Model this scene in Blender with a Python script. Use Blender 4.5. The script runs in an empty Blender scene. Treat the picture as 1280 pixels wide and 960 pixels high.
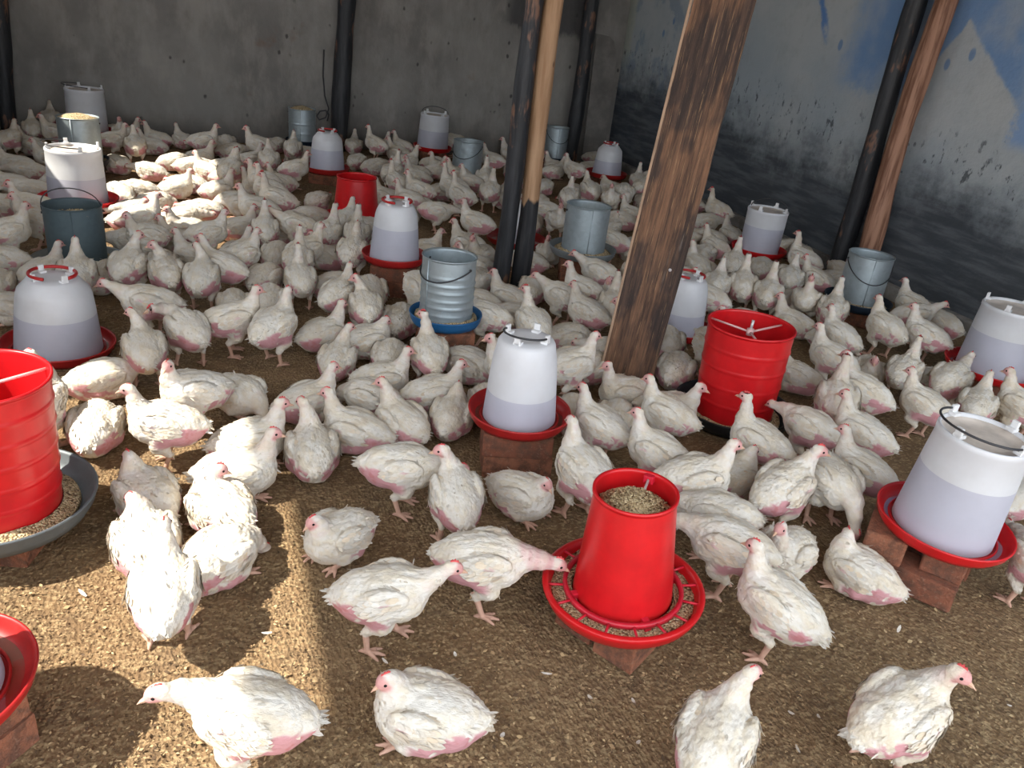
import bpy, bmesh, math, random
import numpy as np
from mathutils import Vector, Matrix, Euler

# ------------------------------------------------------------------ camera, sky, sun, exposure
SC = bpy.context.scene
COL = SC.collection
FPX = 980.0
PITCH = math.atan(465 / 980.0)
ROLL = math.radians(7.0)
YAW = math.radians(22.4)
CAM = np.array([0.0, 0.0, 1.3])
_cy, _sy = math.cos(YAW), math.sin(YAW)


def _yaw(v):
    return np.array([v[0] * _cy + v[1] * _sy, -v[0] * _sy + v[1] * _cy, v[2]])


FWD = _yaw((0, math.cos(PITCH), -math.sin(PITCH)))
_r0 = _yaw((1, 0, 0))
_u0 = _yaw((0, math.sin(PITCH), math.cos(PITCH)))
RGT = math.cos(ROLL) * _r0 + math.sin(ROLL) * _u0
UPV = -math.sin(ROLL) * _r0 + math.cos(ROLL) * _u0
cd = bpy.data.cameras.new('camera')
cam = bpy.data.objects.new('camera', cd)
COL.objects.link(cam)
cd.sensor_width = 36.0
cd.lens = FPX / 1280.0 * 36.0
cd.clip_start = 0.02
cd.clip_end = 200
cam.matrix_world = Matrix(((RGT[0], UPV[0], -FWD[0], CAM[0]), (RGT[1], UPV[1], -FWD[1], CAM[1]),
                           (RGT[2], UPV[2], -FWD[2], CAM[2]), (0, 0, 0, 1)))
SC.camera = cam

world = bpy.data.worlds.new('sky')
SC.world = world
world.use_nodes = True
wn = world.node_tree.nodes
bg = wn['Background']
bg.inputs['Color'].default_value = (0.88, 0.94, 1.0, 1)
bg.inputs['Strength'].default_value = 3.4

SUN_TRAVEL = Vector((0.78, 0.10, -1.0))
sd = bpy.data.lights.new('sun', 'SUN')
sd.energy = 9.5
sd.color = (1.0, 0.93, 0.80)
sd.angle = math.radians(0.8)
sun = bpy.data.objects.new('sun', sd)
COL.objects.link(sun)
sun.location = (-6, -2, 8)
sun.rotation_euler = SUN_TRAVEL.to_track_quat('-Z', 'Y').to_euler()

SC.view_settings.view_transform = 'Standard'
SC.view_settings.look = 'None'
SC.view_settings.gamma = 1.0
SC.view_settings.use_curve_mapping = False
SC.view_settings.exposure = 0.0
SC.cycles.use_denoising = True
SC.cycles.max_bounces = 8
SC.cycles.diffuse_bounces = 5
SC.cycles.transparent_max_bounces = 12


# ------------------------------------------------------------------ pixel helpers (1280 x 960 photograph)
def ray(x, y):
    return FWD + RGT * ((x - 640) / FPX) - UPV * ((y - 480) / FPX)


def at(x, y, z=0.0):
    d = ray(x, y)
    return CAM + d * ((z - CAM[2]) / d[2])


def at_y(x, y, Y):
    d = ray(x, y)
    return CAM + d * (Y / d[1])


def at_x(x, y, X):
    d = ray(x, y)
    return CAM + d * (X / d[0])


def proj(w):
    d = np.asarray(w, float) - CAM
    k = d @ FWD
    return np.array([640 + FPX * (d @ RGT) / k, 480 - FPX * (d @ UPV) / k, k])


# ------------------------------------------------------------------ object helpers
def tag(o, label=None, cat=None, group=None, kind=None):
    if label: o['label'] = label
    if cat: o['category'] = cat
    if group: o['group'] = group
    if kind: o['kind'] = kind
    return o


def empty(name, loc, rot=(0, 0, 0)):
    o = bpy.data.objects.new(name, None)
    o.empty_display_size = 0.05
    COL.objects.link(o)
    o.location = loc
    o.rotation_euler = rot
    return o


def link(name, me, mat=None, parent=None, loc=None, rot=None):
    o = bpy.data.objects.new(name, me)
    COL.objects.link(o)
    if mat is not None:
        for m in (mat if isinstance(mat, (list, tuple)) else [mat]):
            me.materials.append(m)
    if parent is not None: o.parent = parent
    if loc is not None: o.location = loc
    if rot is not None: o.rotation_euler = rot
    return o


class MB:
    """collects vertices and faces for ONE mesh"""
    def __init__(s):
        s.v, s.f, s.sm = [], [], []

    def add(s, v, f, smooth=True):
        n = len(s.v)
        s.v += [tuple(map(float, p)) for p in v]
        s.f += [tuple(i + n for i in q) for q in f]
        s.sm += [smooth] * len(f)

    def lathe(s, prof, n=48, center=(0, 0, 0), closed=False, wob=None, smooth=True):
        """prof: list of (radius, z); radius 0 ends are welded to a point"""
        v, f, rows = [], [], []
        for j, (r, z) in enumerate(prof):
            if r < 1e-6:
                rows.append([len(v)])
                v.append((center[0], center[1], center[2] + z))
            else:
                ids = []
                for i in range(n):
                    a = 2 * math.pi * i / n
                    rr = r * (1 + (wob(a, z) if wob else 0))
                    ids.append(len(v))
                    v.append((center[0] + rr * math.cos(a), center[1] + rr * math.sin(a), center[2] + z))
                rows.append(ids)
        pairs = list(zip(rows[:-1], rows[1:]))
        if closed: pairs.append((rows[-1], rows[0]))
        for A, B in pairs:
            for i in range(n):
                k = (i + 1) % n
                if len(A) == 1 and len(B) == 1: continue
                if len(A) == 1: f.append((A[0], B[k], B[i]))
                elif len(B) == 1: f.append((A[i], A[k], B[0]))
                else: f.append((A[i], A[k], B[k], B[i]))
        s.add(v, f, smooth)

    def tube(s, pts, r, n=8, cap=True, smooth=True):
        pts = [Vector(p) for p in pts]
        rs = r if isinstance(r, (list, tuple)) else [r] * len(pts)
        v, f = [], []
        ref = None
        for i, p in enumerate(pts):
            t = (pts[min(i + 1, len(pts) - 1)] - pts[max(i - 1, 0)])
            t = t.normalized() if t.length > 1e-9 else Vector((0, 0, 1))
            if ref is None:
                ref = t.orthogonal().normalized()
            else:
                ref = (ref - t * ref.dot(t))
                ref = ref.normalized() if ref.length > 1e-6 else t.orthogonal().normalized()
            b = t.cross(ref)
            for k in range(n):
                a = 2 * math.pi * k / n
                v.append(p + (ref * math.cos(a) + b * math.sin(a)) * rs[i])
        for i in range(len(pts) - 1):
            for k in range(n):
                q = (k + 1) % n
                f.append((i * n + k, i * n + q, (i + 1) * n + q, (i + 1) * n + k))
        if cap:
            f.append(tuple(reversed(range(n))))
            f.append(tuple((len(pts) - 1) * n + k for k in range(n)))
        s.add(v, f, smooth)

    def box(s, c, d, rotz=0, bev=0.0, jit=0.0, rng=None):
        bm = bmesh.new()
        bmesh.ops.create_cube(bm, size=1.0)
        for q in bm.verts: q.co = Vector((q.co.x * d[0], q.co.y * d[1], q.co.z * d[2]))
        if bev: bmesh.ops.bevel(bm, geom=list(bm.edges), offset=bev, segments=2, affect='EDGES', profile=0.6)
        if jit:
            for q in bm.verts: q.co += Vector([(rng.random() - .5) * 2 * jit for _ in range(3)])
        M = Matrix.Translation(Vector(c)) @ Matrix.Rotation(rotz, 4, 'Z')
        bm.verts.index_update()
        s.add([M @ q.co for q in bm.verts], [[x.index for x in fc.verts] for fc in bm.faces], False)
        bm.free()

    def mesh(s, name):
        me = bpy.data.meshes.new(name)
        me.from_pydata(s.v, [], s.f)
        me.polygons.foreach_set('use_smooth', s.sm)
        me.update()
        return me

    def build(s, name, mat, parent=None, loc=None, rot=None):
        return link(name, s.mesh(name), mat, parent, loc, rot)


# ------------------------------------------------------------------ node expressions
class NT:
    def __init__(s, name):
        s.mat = bpy.data.materials.new(name)
        s.mat.use_nodes = True
        s.t = s.mat.node_tree
        s.bsdf = s.t.nodes['Principled BSDF']
        s.out = s.t.nodes['Material Output']

    def n(s, kind, **kw):
        nd = s.t.nodes.new(kind)
        for k, v in kw.items():
            if k in ('operation', 'blend_type', 'data_type', 'noise_dimensions', 'feature', 'distance', 'attribute_name', 'interpolation_type', 'voronoi_dimensions'):
                setattr(nd, k, v)
        return nd

    def l(s, a, b): s.t.links.new(a, b)

    def val(s, sock, v):
        if hasattr(v, 'is_output'): s.l(v, sock)
        else: sock.default_value = v

    def m(s, op, a, b=0.0, c=None, clamp=False):
        nd = s.n('ShaderNodeMath', operation=op)
        nd.use_clamp = clamp
        s.val(nd.inputs[0], a)
        s.val(nd.inputs[1], b)
        if c is not None: s.val(nd.inputs[2], c)
        return nd.outputs[0]

    def ramp(s, x, lo, hi, smooth=True):
        nd = s.n('ShaderNodeMapRange', interpolation_type='SMOOTHSTEP' if smooth else 'LINEAR')
        s.val(nd.inputs[0], x)
        nd.inputs[1].default_value = lo
        nd.inputs[2].default_value = hi
        return nd.outputs[0]

    def mix(s, fac, a, b):
        nd = s.n('ShaderNodeMix')
        nd.data_type = 'RGBA'
        s.val(nd.inputs[0], fac)
        for k, v in ((6, a), (7, b)):
            if hasattr(v, 'is_output'): s.l(v, nd.inputs[k])
            else: nd.inputs[k].default_value = (*v, 1) if len(v) == 3 else v
        return nd.outputs[2]

    def mapping(s, vec, scale=(1, 1, 1), loc=(0, 0, 0), rot=(0, 0, 0)):
        nd = s.n('ShaderNodeMapping')
        s.l(vec, nd.inputs[0])
        nd.inputs['Scale'].default_value = scale
        nd.inputs['Location'].default_value = loc
        nd.inputs['Rotation'].default_value = rot
        return nd.outputs[0]

    def noise(s, vec, scale, detail=4, rough=0.55):
        nd = s.n('ShaderNodeTexNoise')
        if vec is not None: s.l(vec, nd.inputs['Vector'])
        nd.inputs['Scale'].default_value = scale
        nd.inputs['Detail'].default_value = detail
        nd.inputs['Roughness'].default_value = rough
        return nd.outputs[0]

    def voro(s, vec, scale, out='Distance', rnd=1.0):
        nd = s.n('ShaderNodeTexVoronoi')
        s.l(vec, nd.inputs['Vector'])
        nd.inputs['Scale'].default_value = scale
        nd.inputs['Randomness'].default_value = rnd
        return nd.outputs[out]

    def xyz(s, vec):
        nd = s.n('ShaderNodeSeparateXYZ')
        s.l(vec, nd.inputs[0])
        return nd.outputs

    def objco(s): return s.n('ShaderNodeTexCoord').outputs['Object']

    def rnd(s): return s.n('ShaderNodeObjectInfo').outputs['Random']

    def bump(s, h, strength=0.3, dist=0.01):
        nd = s.n('ShaderNodeBump')
        nd.inputs['Strength'].default_value = strength
        nd.inputs['Distance'].default_value = dist
        s.l(h, nd.inputs['Height'])
        s.l(nd.outputs[0], s.bsdf.inputs['Normal'])

    def set(s, color=None, rough=0.6, metal=0.0, **kw):
        if color is not None:
            if hasattr(color, 'is_output'): s.l(color, s.bsdf.inputs['Base Color'])
            else: s.bsdf.inputs['Base Color'].default_value = (*color, 1)
        s.val(s.bsdf.inputs['Roughness'], rough)
        s.bsdf.inputs['Metallic'].default_value = metal
        for k, v in kw.items():
            s.val(s.bsdf.inputs[k.replace('_', ' ')], v)
        return s.mat
# ------------------------------------------------------------------ materials
def mat_plaster_back():
    t = NT('grey_cement_plaster')
    o = t.objco()
    x, y, z = t.xyz(o)
    a = t.noise(o, 1.3, 6, 0.6)
    b = t.noise(t.mapping(o, (1, 1, 0.45)), 5.0, 6, 0.65)
    c = t.noise(o, 40.0, 4, 0.7)
    col = t.mix(t.ramp(a, 0.35, 0.65), (0.185, 0.172, 0.160), (0.27, 0.256, 0.24))
    col = t.mix(t.m('MULTIPLY', t.ramp(b, 0.42, 0.66), 0.6), col, (0.36, 0.335, 0.305))
    # scattered dark spots and small chips
    v = t.voro(t.mapping(o, (1, 1, 0.7)), 10.0)
    sp = t.m('MULTIPLY', t.ramp(t.m('ADD', v, t.m('MULTIPLY', t.m('SUBTRACT', c, 0.5), 0.15)), 0.17, 0.08), t.ramp(t.noise(o, 3.0, 2), 0.48, 0.55))
    col = t.mix(t.m('MULTIPLY', sp, 0.75), col, (0.03, 0.028, 0.027))
    # rusty smudges
    ru = t.m('MULTIPLY', t.ramp(t.noise(t.mapping(o, (1, 1, 1), (7, 3, 2)), 4.0, 3), 0.66, 0.8), 0.5)
    col = t.mix(ru, col, (0.20, 0.10, 0.06))
    # the dark smeared patch beside the poles
    e = t.m('ADD', z, t.m('MULTIPLY', t.m('SUBTRACT', b, 0.5), 0.35))
    d = t.m('MULTIPLY', t.ramp(e, 1.10, 1.16), t.m('MULTIPLY', t.ramp(x, 2.52, 2.64), t.ramp(x, 3.5, 3.4)))
    col = t.mix(t.m('MULTIPLY', d, 0.8), col, (0.055, 0.055, 0.058))
    # darker along the bottom, with an uneven upper edge
    g = t.ramp(t.m('ADD', z, t.m('MULTIPLY', t.m('SUBTRACT', a, 0.5), 0.5)), 0.32, 0.05)
    col = t.mix(t.m('MULTIPLY', g, 0.45), col, (0.075, 0.065, 0.055))
    t.set(col, 0.92)
    t.bump(t.m('ADD', t.m('MULTIPLY', c, 0.5), b), 0.35, 0.02)
    return t.mat


def mat_plaster_right():
    t = NT('half_tarred_blue_grey_plaster')
    o = t.objco()
    x, y, z = t.xyz(o)
    a = t.noise(o, 1.2, 5, 0.6)
    b = t.noise(o, 7.0, 6, 0.7)
    c = t.noise(o, 45.0, 4, 0.7)
    st = t.noise(t.mapping(o, (1, 1.3, 9.0), (0, 0, 0), (0.22, 0, 0)), 2.2, 5, 0.6)   # brush strokes
    col = t.mix(t.ramp(a, 0.35, 0.68), (0.36, 0.41, 0.445), (0.47, 0.495, 0.50))
    col = t.mix(t.m('MULTIPLY', t.ramp(b, 0.5, 0.75), 0.35), col, (0.28, 0.295, 0.30))
    # old blue paint
    blue = (0.13, 0.27, 0.52)
    wob = t.m('MULTIPLY', t.m('SUBTRACT', b, 0.5), 0.35)
    band = t.m('MULTIPLY', t.ramp(t.m('ADD', y, wob), 4.45, 4.2), t.ramp(t.m('ADD', z, wob), 1.02, 1.16))
    # bare grey triangle in the blue: apex (3.5,1.52), base corners (3.85,.95) and (2.9,1.0)
    e1 = t.m('ADD', t.m('MULTIPLY', t.m('SUBTRACT', y, 3.5), -1.63), t.m('SUBTRACT', 1.53, z))
    e2 = t.m('ADD', t.m('MULTIPLY', t.m('SUBTRACT', y, 3.5), 0.86), t.m('SUBTRACT', 1.53, z))
    tri = t.m('MULTIPLY', t.ramp(t.m('ADD', e1, t.m('MULTIPLY', wob, 0.3)), -0.01, 0.03), t.ramp(t.m('ADD', e2, t.m('MULTIPLY', wob, 0.3)), -0.01, 0.03))
    band = t.m('MULTIPLY', band, t.m('SUBTRACT', 1.0, tri))
    fade = t.ramp(t.noise(o, 2.6, 4, 0.6), 0.32, 0.62)
    col = t.mix(t.m('MULTIPLY', band, t.m('ADD', 0.35, t.m('MULTIPLY', fade, 0.5))), col, blue)
    pb = t.m('MULTIPLY', t.m('MULTIPLY', t.ramp(t.m('ADD', y, wob), 3.06, 2.98), t.ramp(z, 0.92, 1.0)), t.ramp(t.m('ADD', z, wob), 1.22, 1.12))
    col = t.mix(t.m('MULTIPLY', pb, 0.7), col, (0.16, 0.32, 0.62))
    # blue drip, slanting
    dr = t.m('ABSOLUTE', t.m('ADD', t.m('SUBTRACT', y, 4.66), t.m('MULTIPLY', t.m('SUBTRACT', z, 1.5), -0.55)))
    dm = t.m('MULTIPLY', t.ramp(t.m('ADD', dr, t.m('MULTIPLY', wob, 0.35)), 0.05, 0.015), t.ramp(t.m('ADD', z, wob), 1.33, 1.45))
    col = t.mix(t.m('MULTIPLY', dm, 0.85), col, (0.06, 0.20, 0.52))
    dots = t.m('MULTIPLY', t.ramp(t.voro(t.mapping(o, (1, 1, 0.6)), 6.5), 0.16, 0.1), t.m('MULTIPLY', t.ramp(z, 1.2, 1.25), t.ramp(z, 1.42, 1.36)))
    col = t.mix(t.m('MULTIPLY', dots, 0.7), col, (0.08, 0.20, 0.42))
    bl2 = t.m('MULTIPLY', t.ramp(y, 5.9, 6.6), t.ramp(t.noise(o, 3.3, 4, 0.6), 0.5, 0.62))
    col = t.mix(t.m('MULTIPLY', bl2, 0.45), col, (0.12, 0.20, 0.33))
    # pale sun patch painted into the plaster of the far corner
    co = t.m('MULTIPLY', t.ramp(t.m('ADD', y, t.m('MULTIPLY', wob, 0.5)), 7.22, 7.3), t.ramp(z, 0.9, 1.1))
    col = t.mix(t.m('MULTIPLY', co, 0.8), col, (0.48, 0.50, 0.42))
    # black bitumen brushed on the lower wall
    edge = t.m('ADD', z, t.m('MULTIPLY', t.m('SUBTRACT', b, 0.5), 0.55))
    edge = t.m('ADD', edge, t.m('MULTIPLY', t.m('SUBTRACT', a, 0.5), 0.5))
    edge = t.m('SUBTRACT', edge, t.m('MULTIPLY', t.ramp(y, 5.0, 6.6), 0.22))
    tar = t.ramp(edge, 0.88, 0.42)
    spl = t.m('MULTIPLY', t.ramp(t.noise(t.mapping(o, (1, 1, 0.5)), 22, 3, 0.7), 0.56, 0.66), t.m('MULTIPLY', t.ramp(edge, 1.04, 0.88), t.ramp(edge, 0.62, 0.72)))
    tc = t.mix(t.ramp(st, 0.4, 0.66), (0.034, 0.040, 0.050), (0.095, 0.106, 0.122))
    col = t.mix(t.m('MAXIMUM', t.m('MULTIPLY', tar, 0.94), t.m('MULTIPLY', spl, 0.8)), col, tc)
    t.set(col, 0.85)
    t.bump(t.m('ADD', t.m('MULTIPLY', c, 0.4), b), 0.3, 0.02)
    return t.mat


def mat_litter_floor():
    t = NT('husk_litter')
    o = t.objco()
    a = t.noise(o, 1.1, 4, 0.6)
    b = t.noise(o, 9.0, 6, 0.7)
    c = t.noise(o, 60.0, 4, 0.75)
    v = t.voro(t.mapping(o, (1.0, 1.8, 1.0), rot=(0, 0, 0.6)), 95.0, 'Color')
    vx = t.xyz(v)[0]
    vd = t.voro(t.mapping(o, (1.7, 1.0, 1.0), rot=(0, 0, 0.3)), 70.0)
    col = t.mix(t.ramp(a, 0.3, 0.7), (0.185, 0.112, 0.053), (0.28, 0.180, 0.092))
    col = t.mix(t.m('MULTIPLY', t.ramp(b, 0.42, 0.7), 0.6), col, (0.12, 0.075, 0.042))
    col = t.mix(t.m('MULTIPLY', t.ramp(vx, 0.55, 0.95), 0.62), col, (0.44, 0.32, 0.175))
    col = t.mix(t.m('MULTIPLY', t.ramp(c, 0.55, 0.75), 0.5), col, (0.07, 0.045, 0.028))
    t.set(col, 0.95)
    t.bump(t.m('ADD', t.m('ADD', b, t.m('MULTIPLY', c, 0.6)), t.m('MULTIPLY', vd, 0.5)), 0.7, 0.02)
    return t.mat


def mat_attr(name, rough=0.9, sheen=0.0):
    t = NT(name)
    at_ = t.n('ShaderNodeVertexColor')
    at_.layer_name = 'Col'
    t.set(at_.outputs[0], rough)
    return t.mat


def mat_chicken():
    t = NT('feathers_and_skin')
    at_ = t.n('ShaderNodeVertexColor')
    at_.layer_name = 'Col'
    c0 = at_.outputs[0]
    o = t.objco()
    r = t.rnd()
    oi = t.n('ShaderNodeCombineXYZ')
    t.l(t.m('MULTIPLY', r, 37.0), oi.inputs[0])
    t.l(t.m('MULTIPLY', r, 11.0), oi.inputs[1])
    ad = t.n('ShaderNodeVectorMath', operation='ADD')
    t.l(o, ad.inputs[0])
    t.l(oi.outputs[0], ad.inputs[1])
    p = ad.outputs[0]
    n1 = t.noise(p, 14.0, 4, 0.65)
    n2 = t.noise(p, 45.0, 4, 0.7)
    # how white: only white feathers take the dirt
    g = t.n('ShaderNodeSeparateColor')
    t.l(c0, g.inputs[0])
    wht = t.ramp(g.outputs[2], 0.45, 0.62)
    dirt = t.m('MULTIPLY', t.ramp(n1, 0.38, 0.70), t.m('ADD', 0.15, t.m('MULTIPLY', r, 0.45)))
    col = t.mix(t.m('MULTIPLY', dirt, wht), c0, (0.58, 0.45, 0.28))
    fl = t.m('MULTIPLY', t.ramp(n2, 0.64, 0.74), t.m('MULTIPLY', wht, 0.30))
    col = t.mix(fl, col, (0.42, 0.36, 0.27))
    t.set(col, 0.82)
    t.bsdf.inputs['Specular IOR Level'].default_value = 0.2
    f = t.noise(t.mapping(p, (0.45, 1.3, 1.3)), 70.0, 4, 0.65)
    t.bump(f, 0.7, 0.006)
    return t.mat


def mat_plain(name, col, rough=0.5, metal=0.0, noise=0.12, scale=20, bump=0.0, **kw):
    t = NT(name)
    o = t.objco()
    a = t.noise(o, scale, 4, 0.6)
    dk = tuple(c * (1 - noise) for c in col)
    lt = tuple(min(1, c * (1 + noise)) for c in col)
    t.set(t.mix(t.ramp(a, 0.3, 0.7), dk, lt), rough, metal, **kw)
    if bump: t.bump(a, bump, 0.005)
    return t.mat


def mat_plastic_tank(name, ca, cb, tra):
    t = NT(name)
    o = t.objco()
    a = t.noise(o, 9.0, 4, 0.6)
    d = t.n('ShaderNodeBsdfDiffuse')
    t.l(t.mix(t.ramp(a, 0.35, 0.75), ca, cb), d.inputs[0])
    tl = t.n('ShaderNodeBsdfTranslucent')
    tl.inputs[0].default_value = (0.93, 0.93, 0.95, 1)
    tr = t.n('ShaderNodeBsdfTransparent')
    tr.inputs[0].default_value = (0.95, 0.96, 1.0, 1)
    gl = t.n('ShaderNodeBsdfGlossy')
    gl.inputs['Roughness'].default_value = 0.35
    m1 = t.n('ShaderNodeMixShader'); m1.inputs[0].default_value = 0.22
    t.l(d.outputs[0], m1.inputs[1]); t.l(tl.outputs[0], m1.inputs[2])
    m2 = t.n('ShaderNodeMixShader'); m2.inputs[0].default_value = tra
    t.l(m1.outputs[0], m2.inputs[1]); t.l(tr.outputs[0], m2.inputs[2])
    m3 = t.n('ShaderNodeMixShader'); m3.inputs[0].default_value = 0.05
    t.l(m2.outputs[0], m3.inputs[1]); t.l(gl.outputs[0], m3.inputs[2])
    t.l(m3.outputs[0], t.out.inputs[0])
    return t.mat


def mat_water():
    t = NT('water_surface')
    tr = t.n('ShaderNodeBsdfTransparent')
    tr.inputs[0].default_value = (0.92, 0.9, 0.88, 1)
    gl = t.n('ShaderNodeBsdfGlossy')
    gl.inputs['Roughness'].default_value = 0.04
    fr = t.n('ShaderNodeFresnel')
    fr.inputs[0].default_value = 1.33
    m = t.n('ShaderNodeMixShader')
    t.l(t.m('MULTIPLY', fr.outputs[0], 0.55), m.inputs[0]); t.l(tr.outputs[0], m.inputs[1]); t.l(gl.outputs[0], m.inputs[2])
    t.l(m.outputs[0], t.out.inputs[0])
    return t.mat


def mat_brick():
    t = NT('red_clay_brick')
    o = t.objco()
    r = t.rnd()
    a = t.noise(o, 22.0, 5, 0.7)
    b = t.noise(o, 110.0, 4, 0.7)
    base = t.mix(r, (0.25, 0.085, 0.046), (0.36, 0.14, 0.076))
    col = t.mix(t.m('MULTIPLY', t.ramp(a, 0.40, 0.66), 0.85), base, (0.11, 0.055, 0.036))
    col = t.mix(t.m('MULTIPLY', t.ramp(b, 0.55, 0.7), 0.4), col, (0.42, 0.24, 0.16))
    t.set(col, 0.9)
    t.bump(t.m('ADD', a, b), 0.9, 0.008)
    return t.mat


def mat_galv(name, base=(0.52, 0.60, 0.64), metal=0.7, rough=0.38):
    t = NT(name)
    o = t.objco()
    v = t.voro(o, 55.0, 'Color')
    a = t.noise(o, 6.0, 5, 0.65)
    vx = t.xyz(v)[0]
    dk = tuple(c * 0.72 for c in base)
    col = t.mix(t.m('ADD', t.m('MULTIPLY', vx, 0.35), t.m('MULTIPLY', a, 0.55)), dk, base)
    col = t.mix(t.m('MULTIPLY', t.ramp(t.noise(o, 25.0, 4, 0.7), 0.62, 0.75), 0.35), col, (0.35, 0.30, 0.22))
    t.set(col, t.m('ADD', rough, t.m('MULTIPLY', a, 0.2)), metal)
    t.bump(a, 0.12, 0.004)
    return t.mat


def mat_pole_black():
    t = NT('tarred_black_pole')
    o = t.objco()
    g = t.noise(t.mapping(o, (7, 7, 0.8)), 4.0, 5, 0.65)
    k = t.noise(t.mapping(o, (3, 3, 1.2)), 2.2, 4, 0.6)
    col = t.mix(t.ramp(g, 0.35, 0.7), (0.010, 0.011, 0.014), (0.036, 0.037, 0.042))
    ch = t.m('MULTIPLY', t.ramp(k, 0.55, 0.60), t.ramp(g, 0.42, 0.56))
    col = t.mix(t.m('MULTIPLY', ch, 0.85), col, (0.23, 0.115, 0.07))
    t.set(col, 0.55)
    t.bump(g, 0.5, 0.01)
    return t.mat


def mat_pole_peeled(tarred_to=None):
    t = NT('peeled_pine_pole' if tarred_to else 'brown_peeled_pole')
    o = t.objco()
    x, y, z = t.xyz(o)
    g = t.noise(t.mapping(o, (9, 9, 0.7)), 4.0, 5, 0.6)
    k = t.voro(t.mapping(o, (1, 1, 0.55)), 13.0)
    if tarred_to:
        col = t.mix(t.ramp(g, 0.35, 0.68), (0.36, 0.20, 0.105), (0.52, 0.325, 0.19))
    else:
        col = t.mix(t.ramp(g, 0.38, 0.62), (0.155, 0.066, 0.036), (0.37, 0.195, 0.125))
    kn = t.m('MULTIPLY', t.ramp(k, 0.14, 0.05), t.ramp(t.noise(o, 8, 2), 0.5, 0.58))
    col = t.mix(t.m('MULTIPLY', kn, 0.8), col, (0.10, 0.048, 0.026))
    if tarred_to:
        e = t.m('ADD', z, t.m('MULTIPLY', t.m('SUBTRACT', t.noise(t.mapping(o, (14, 14, 2)), 1.5, 3), 0.5), 0.16))
        col = t.mix(t.ramp(e, tarred_to + 0.012, tarred_to - 0.012), col, t.mix(t.ramp(g, 0.4, 0.7), (0.010, 0.011, 0.014), (0.045, 0.042, 0.044)))
    t.set(col, 0.7)
    t.bump(g, 0.35, 0.01)
    return t.mat


def mat_plank():
    t = NT('weathered_brown_plank')
    o = t.objco()
    x, y, z = t.xyz(o)
    g = t.noise(t.mapping(o, (14, 5, 0.75)), 5.0, 7, 0.68)
    f = t.noise(t.mapping(o, (40, 10, 1.2)), 6.0, 4, 0.7)
    b = t.noise(t.mapping(o, (2.2, 2.2, 0.8)), 2.3, 4, 0.55)
    col = t.mix(t.ramp(g, 0.32, 0.68), (0.042, 0.022, 0.015), (0.21, 0.108, 0.060))
    col = t.mix(t.m('MULTIPLY', t.ramp(b, 0.47, 0.54), 0.85), col, t.mix(t.ramp(g, 0.4, 0.7), (0.022, 0.015, 0.014), (0.07, 0.042, 0.032)))
    col = t.mix(t.m('MULTIPLY', t.ramp(f, 0.57, 0.68), 0.6), col, (0.40, 0.245, 0.13))
    w = t.m('MULTIPLY', t.ramp(t.noise(t.mapping(o, (8, 8, 1.4), (3, 1, 0.5)), 2.0, 4), 0.64, 0.74), 0.6)
    col = t.mix(w, col, (0.33, 0.28, 0.24))
    t.set(col, 0.82)
    t.bump(t.m('ADD', g, t.m('MULTIPLY', f, 0.5)), 0.6, 0.008)
    return t.mat


def mat_feed():
    t = NT('feed_pellets')
    o = t.objco()
    v = t.voro(o, 190.0)
    c = t.xyz(t.voro(o, 190.0, 'Color'))[0]
    col = t.mix(c, (0.46, 0.33, 0.17), (0.80, 0.65, 0.41))
    col = t.mix(t.ramp(v, 0.55, 0.8), col, (0.16, 0.10, 0.05))
    t.set(col, 0.85)
    t.bump(t.m('SUBTRACT', 1.0, v), 0.9, 0.006)
    return t.mat


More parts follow.
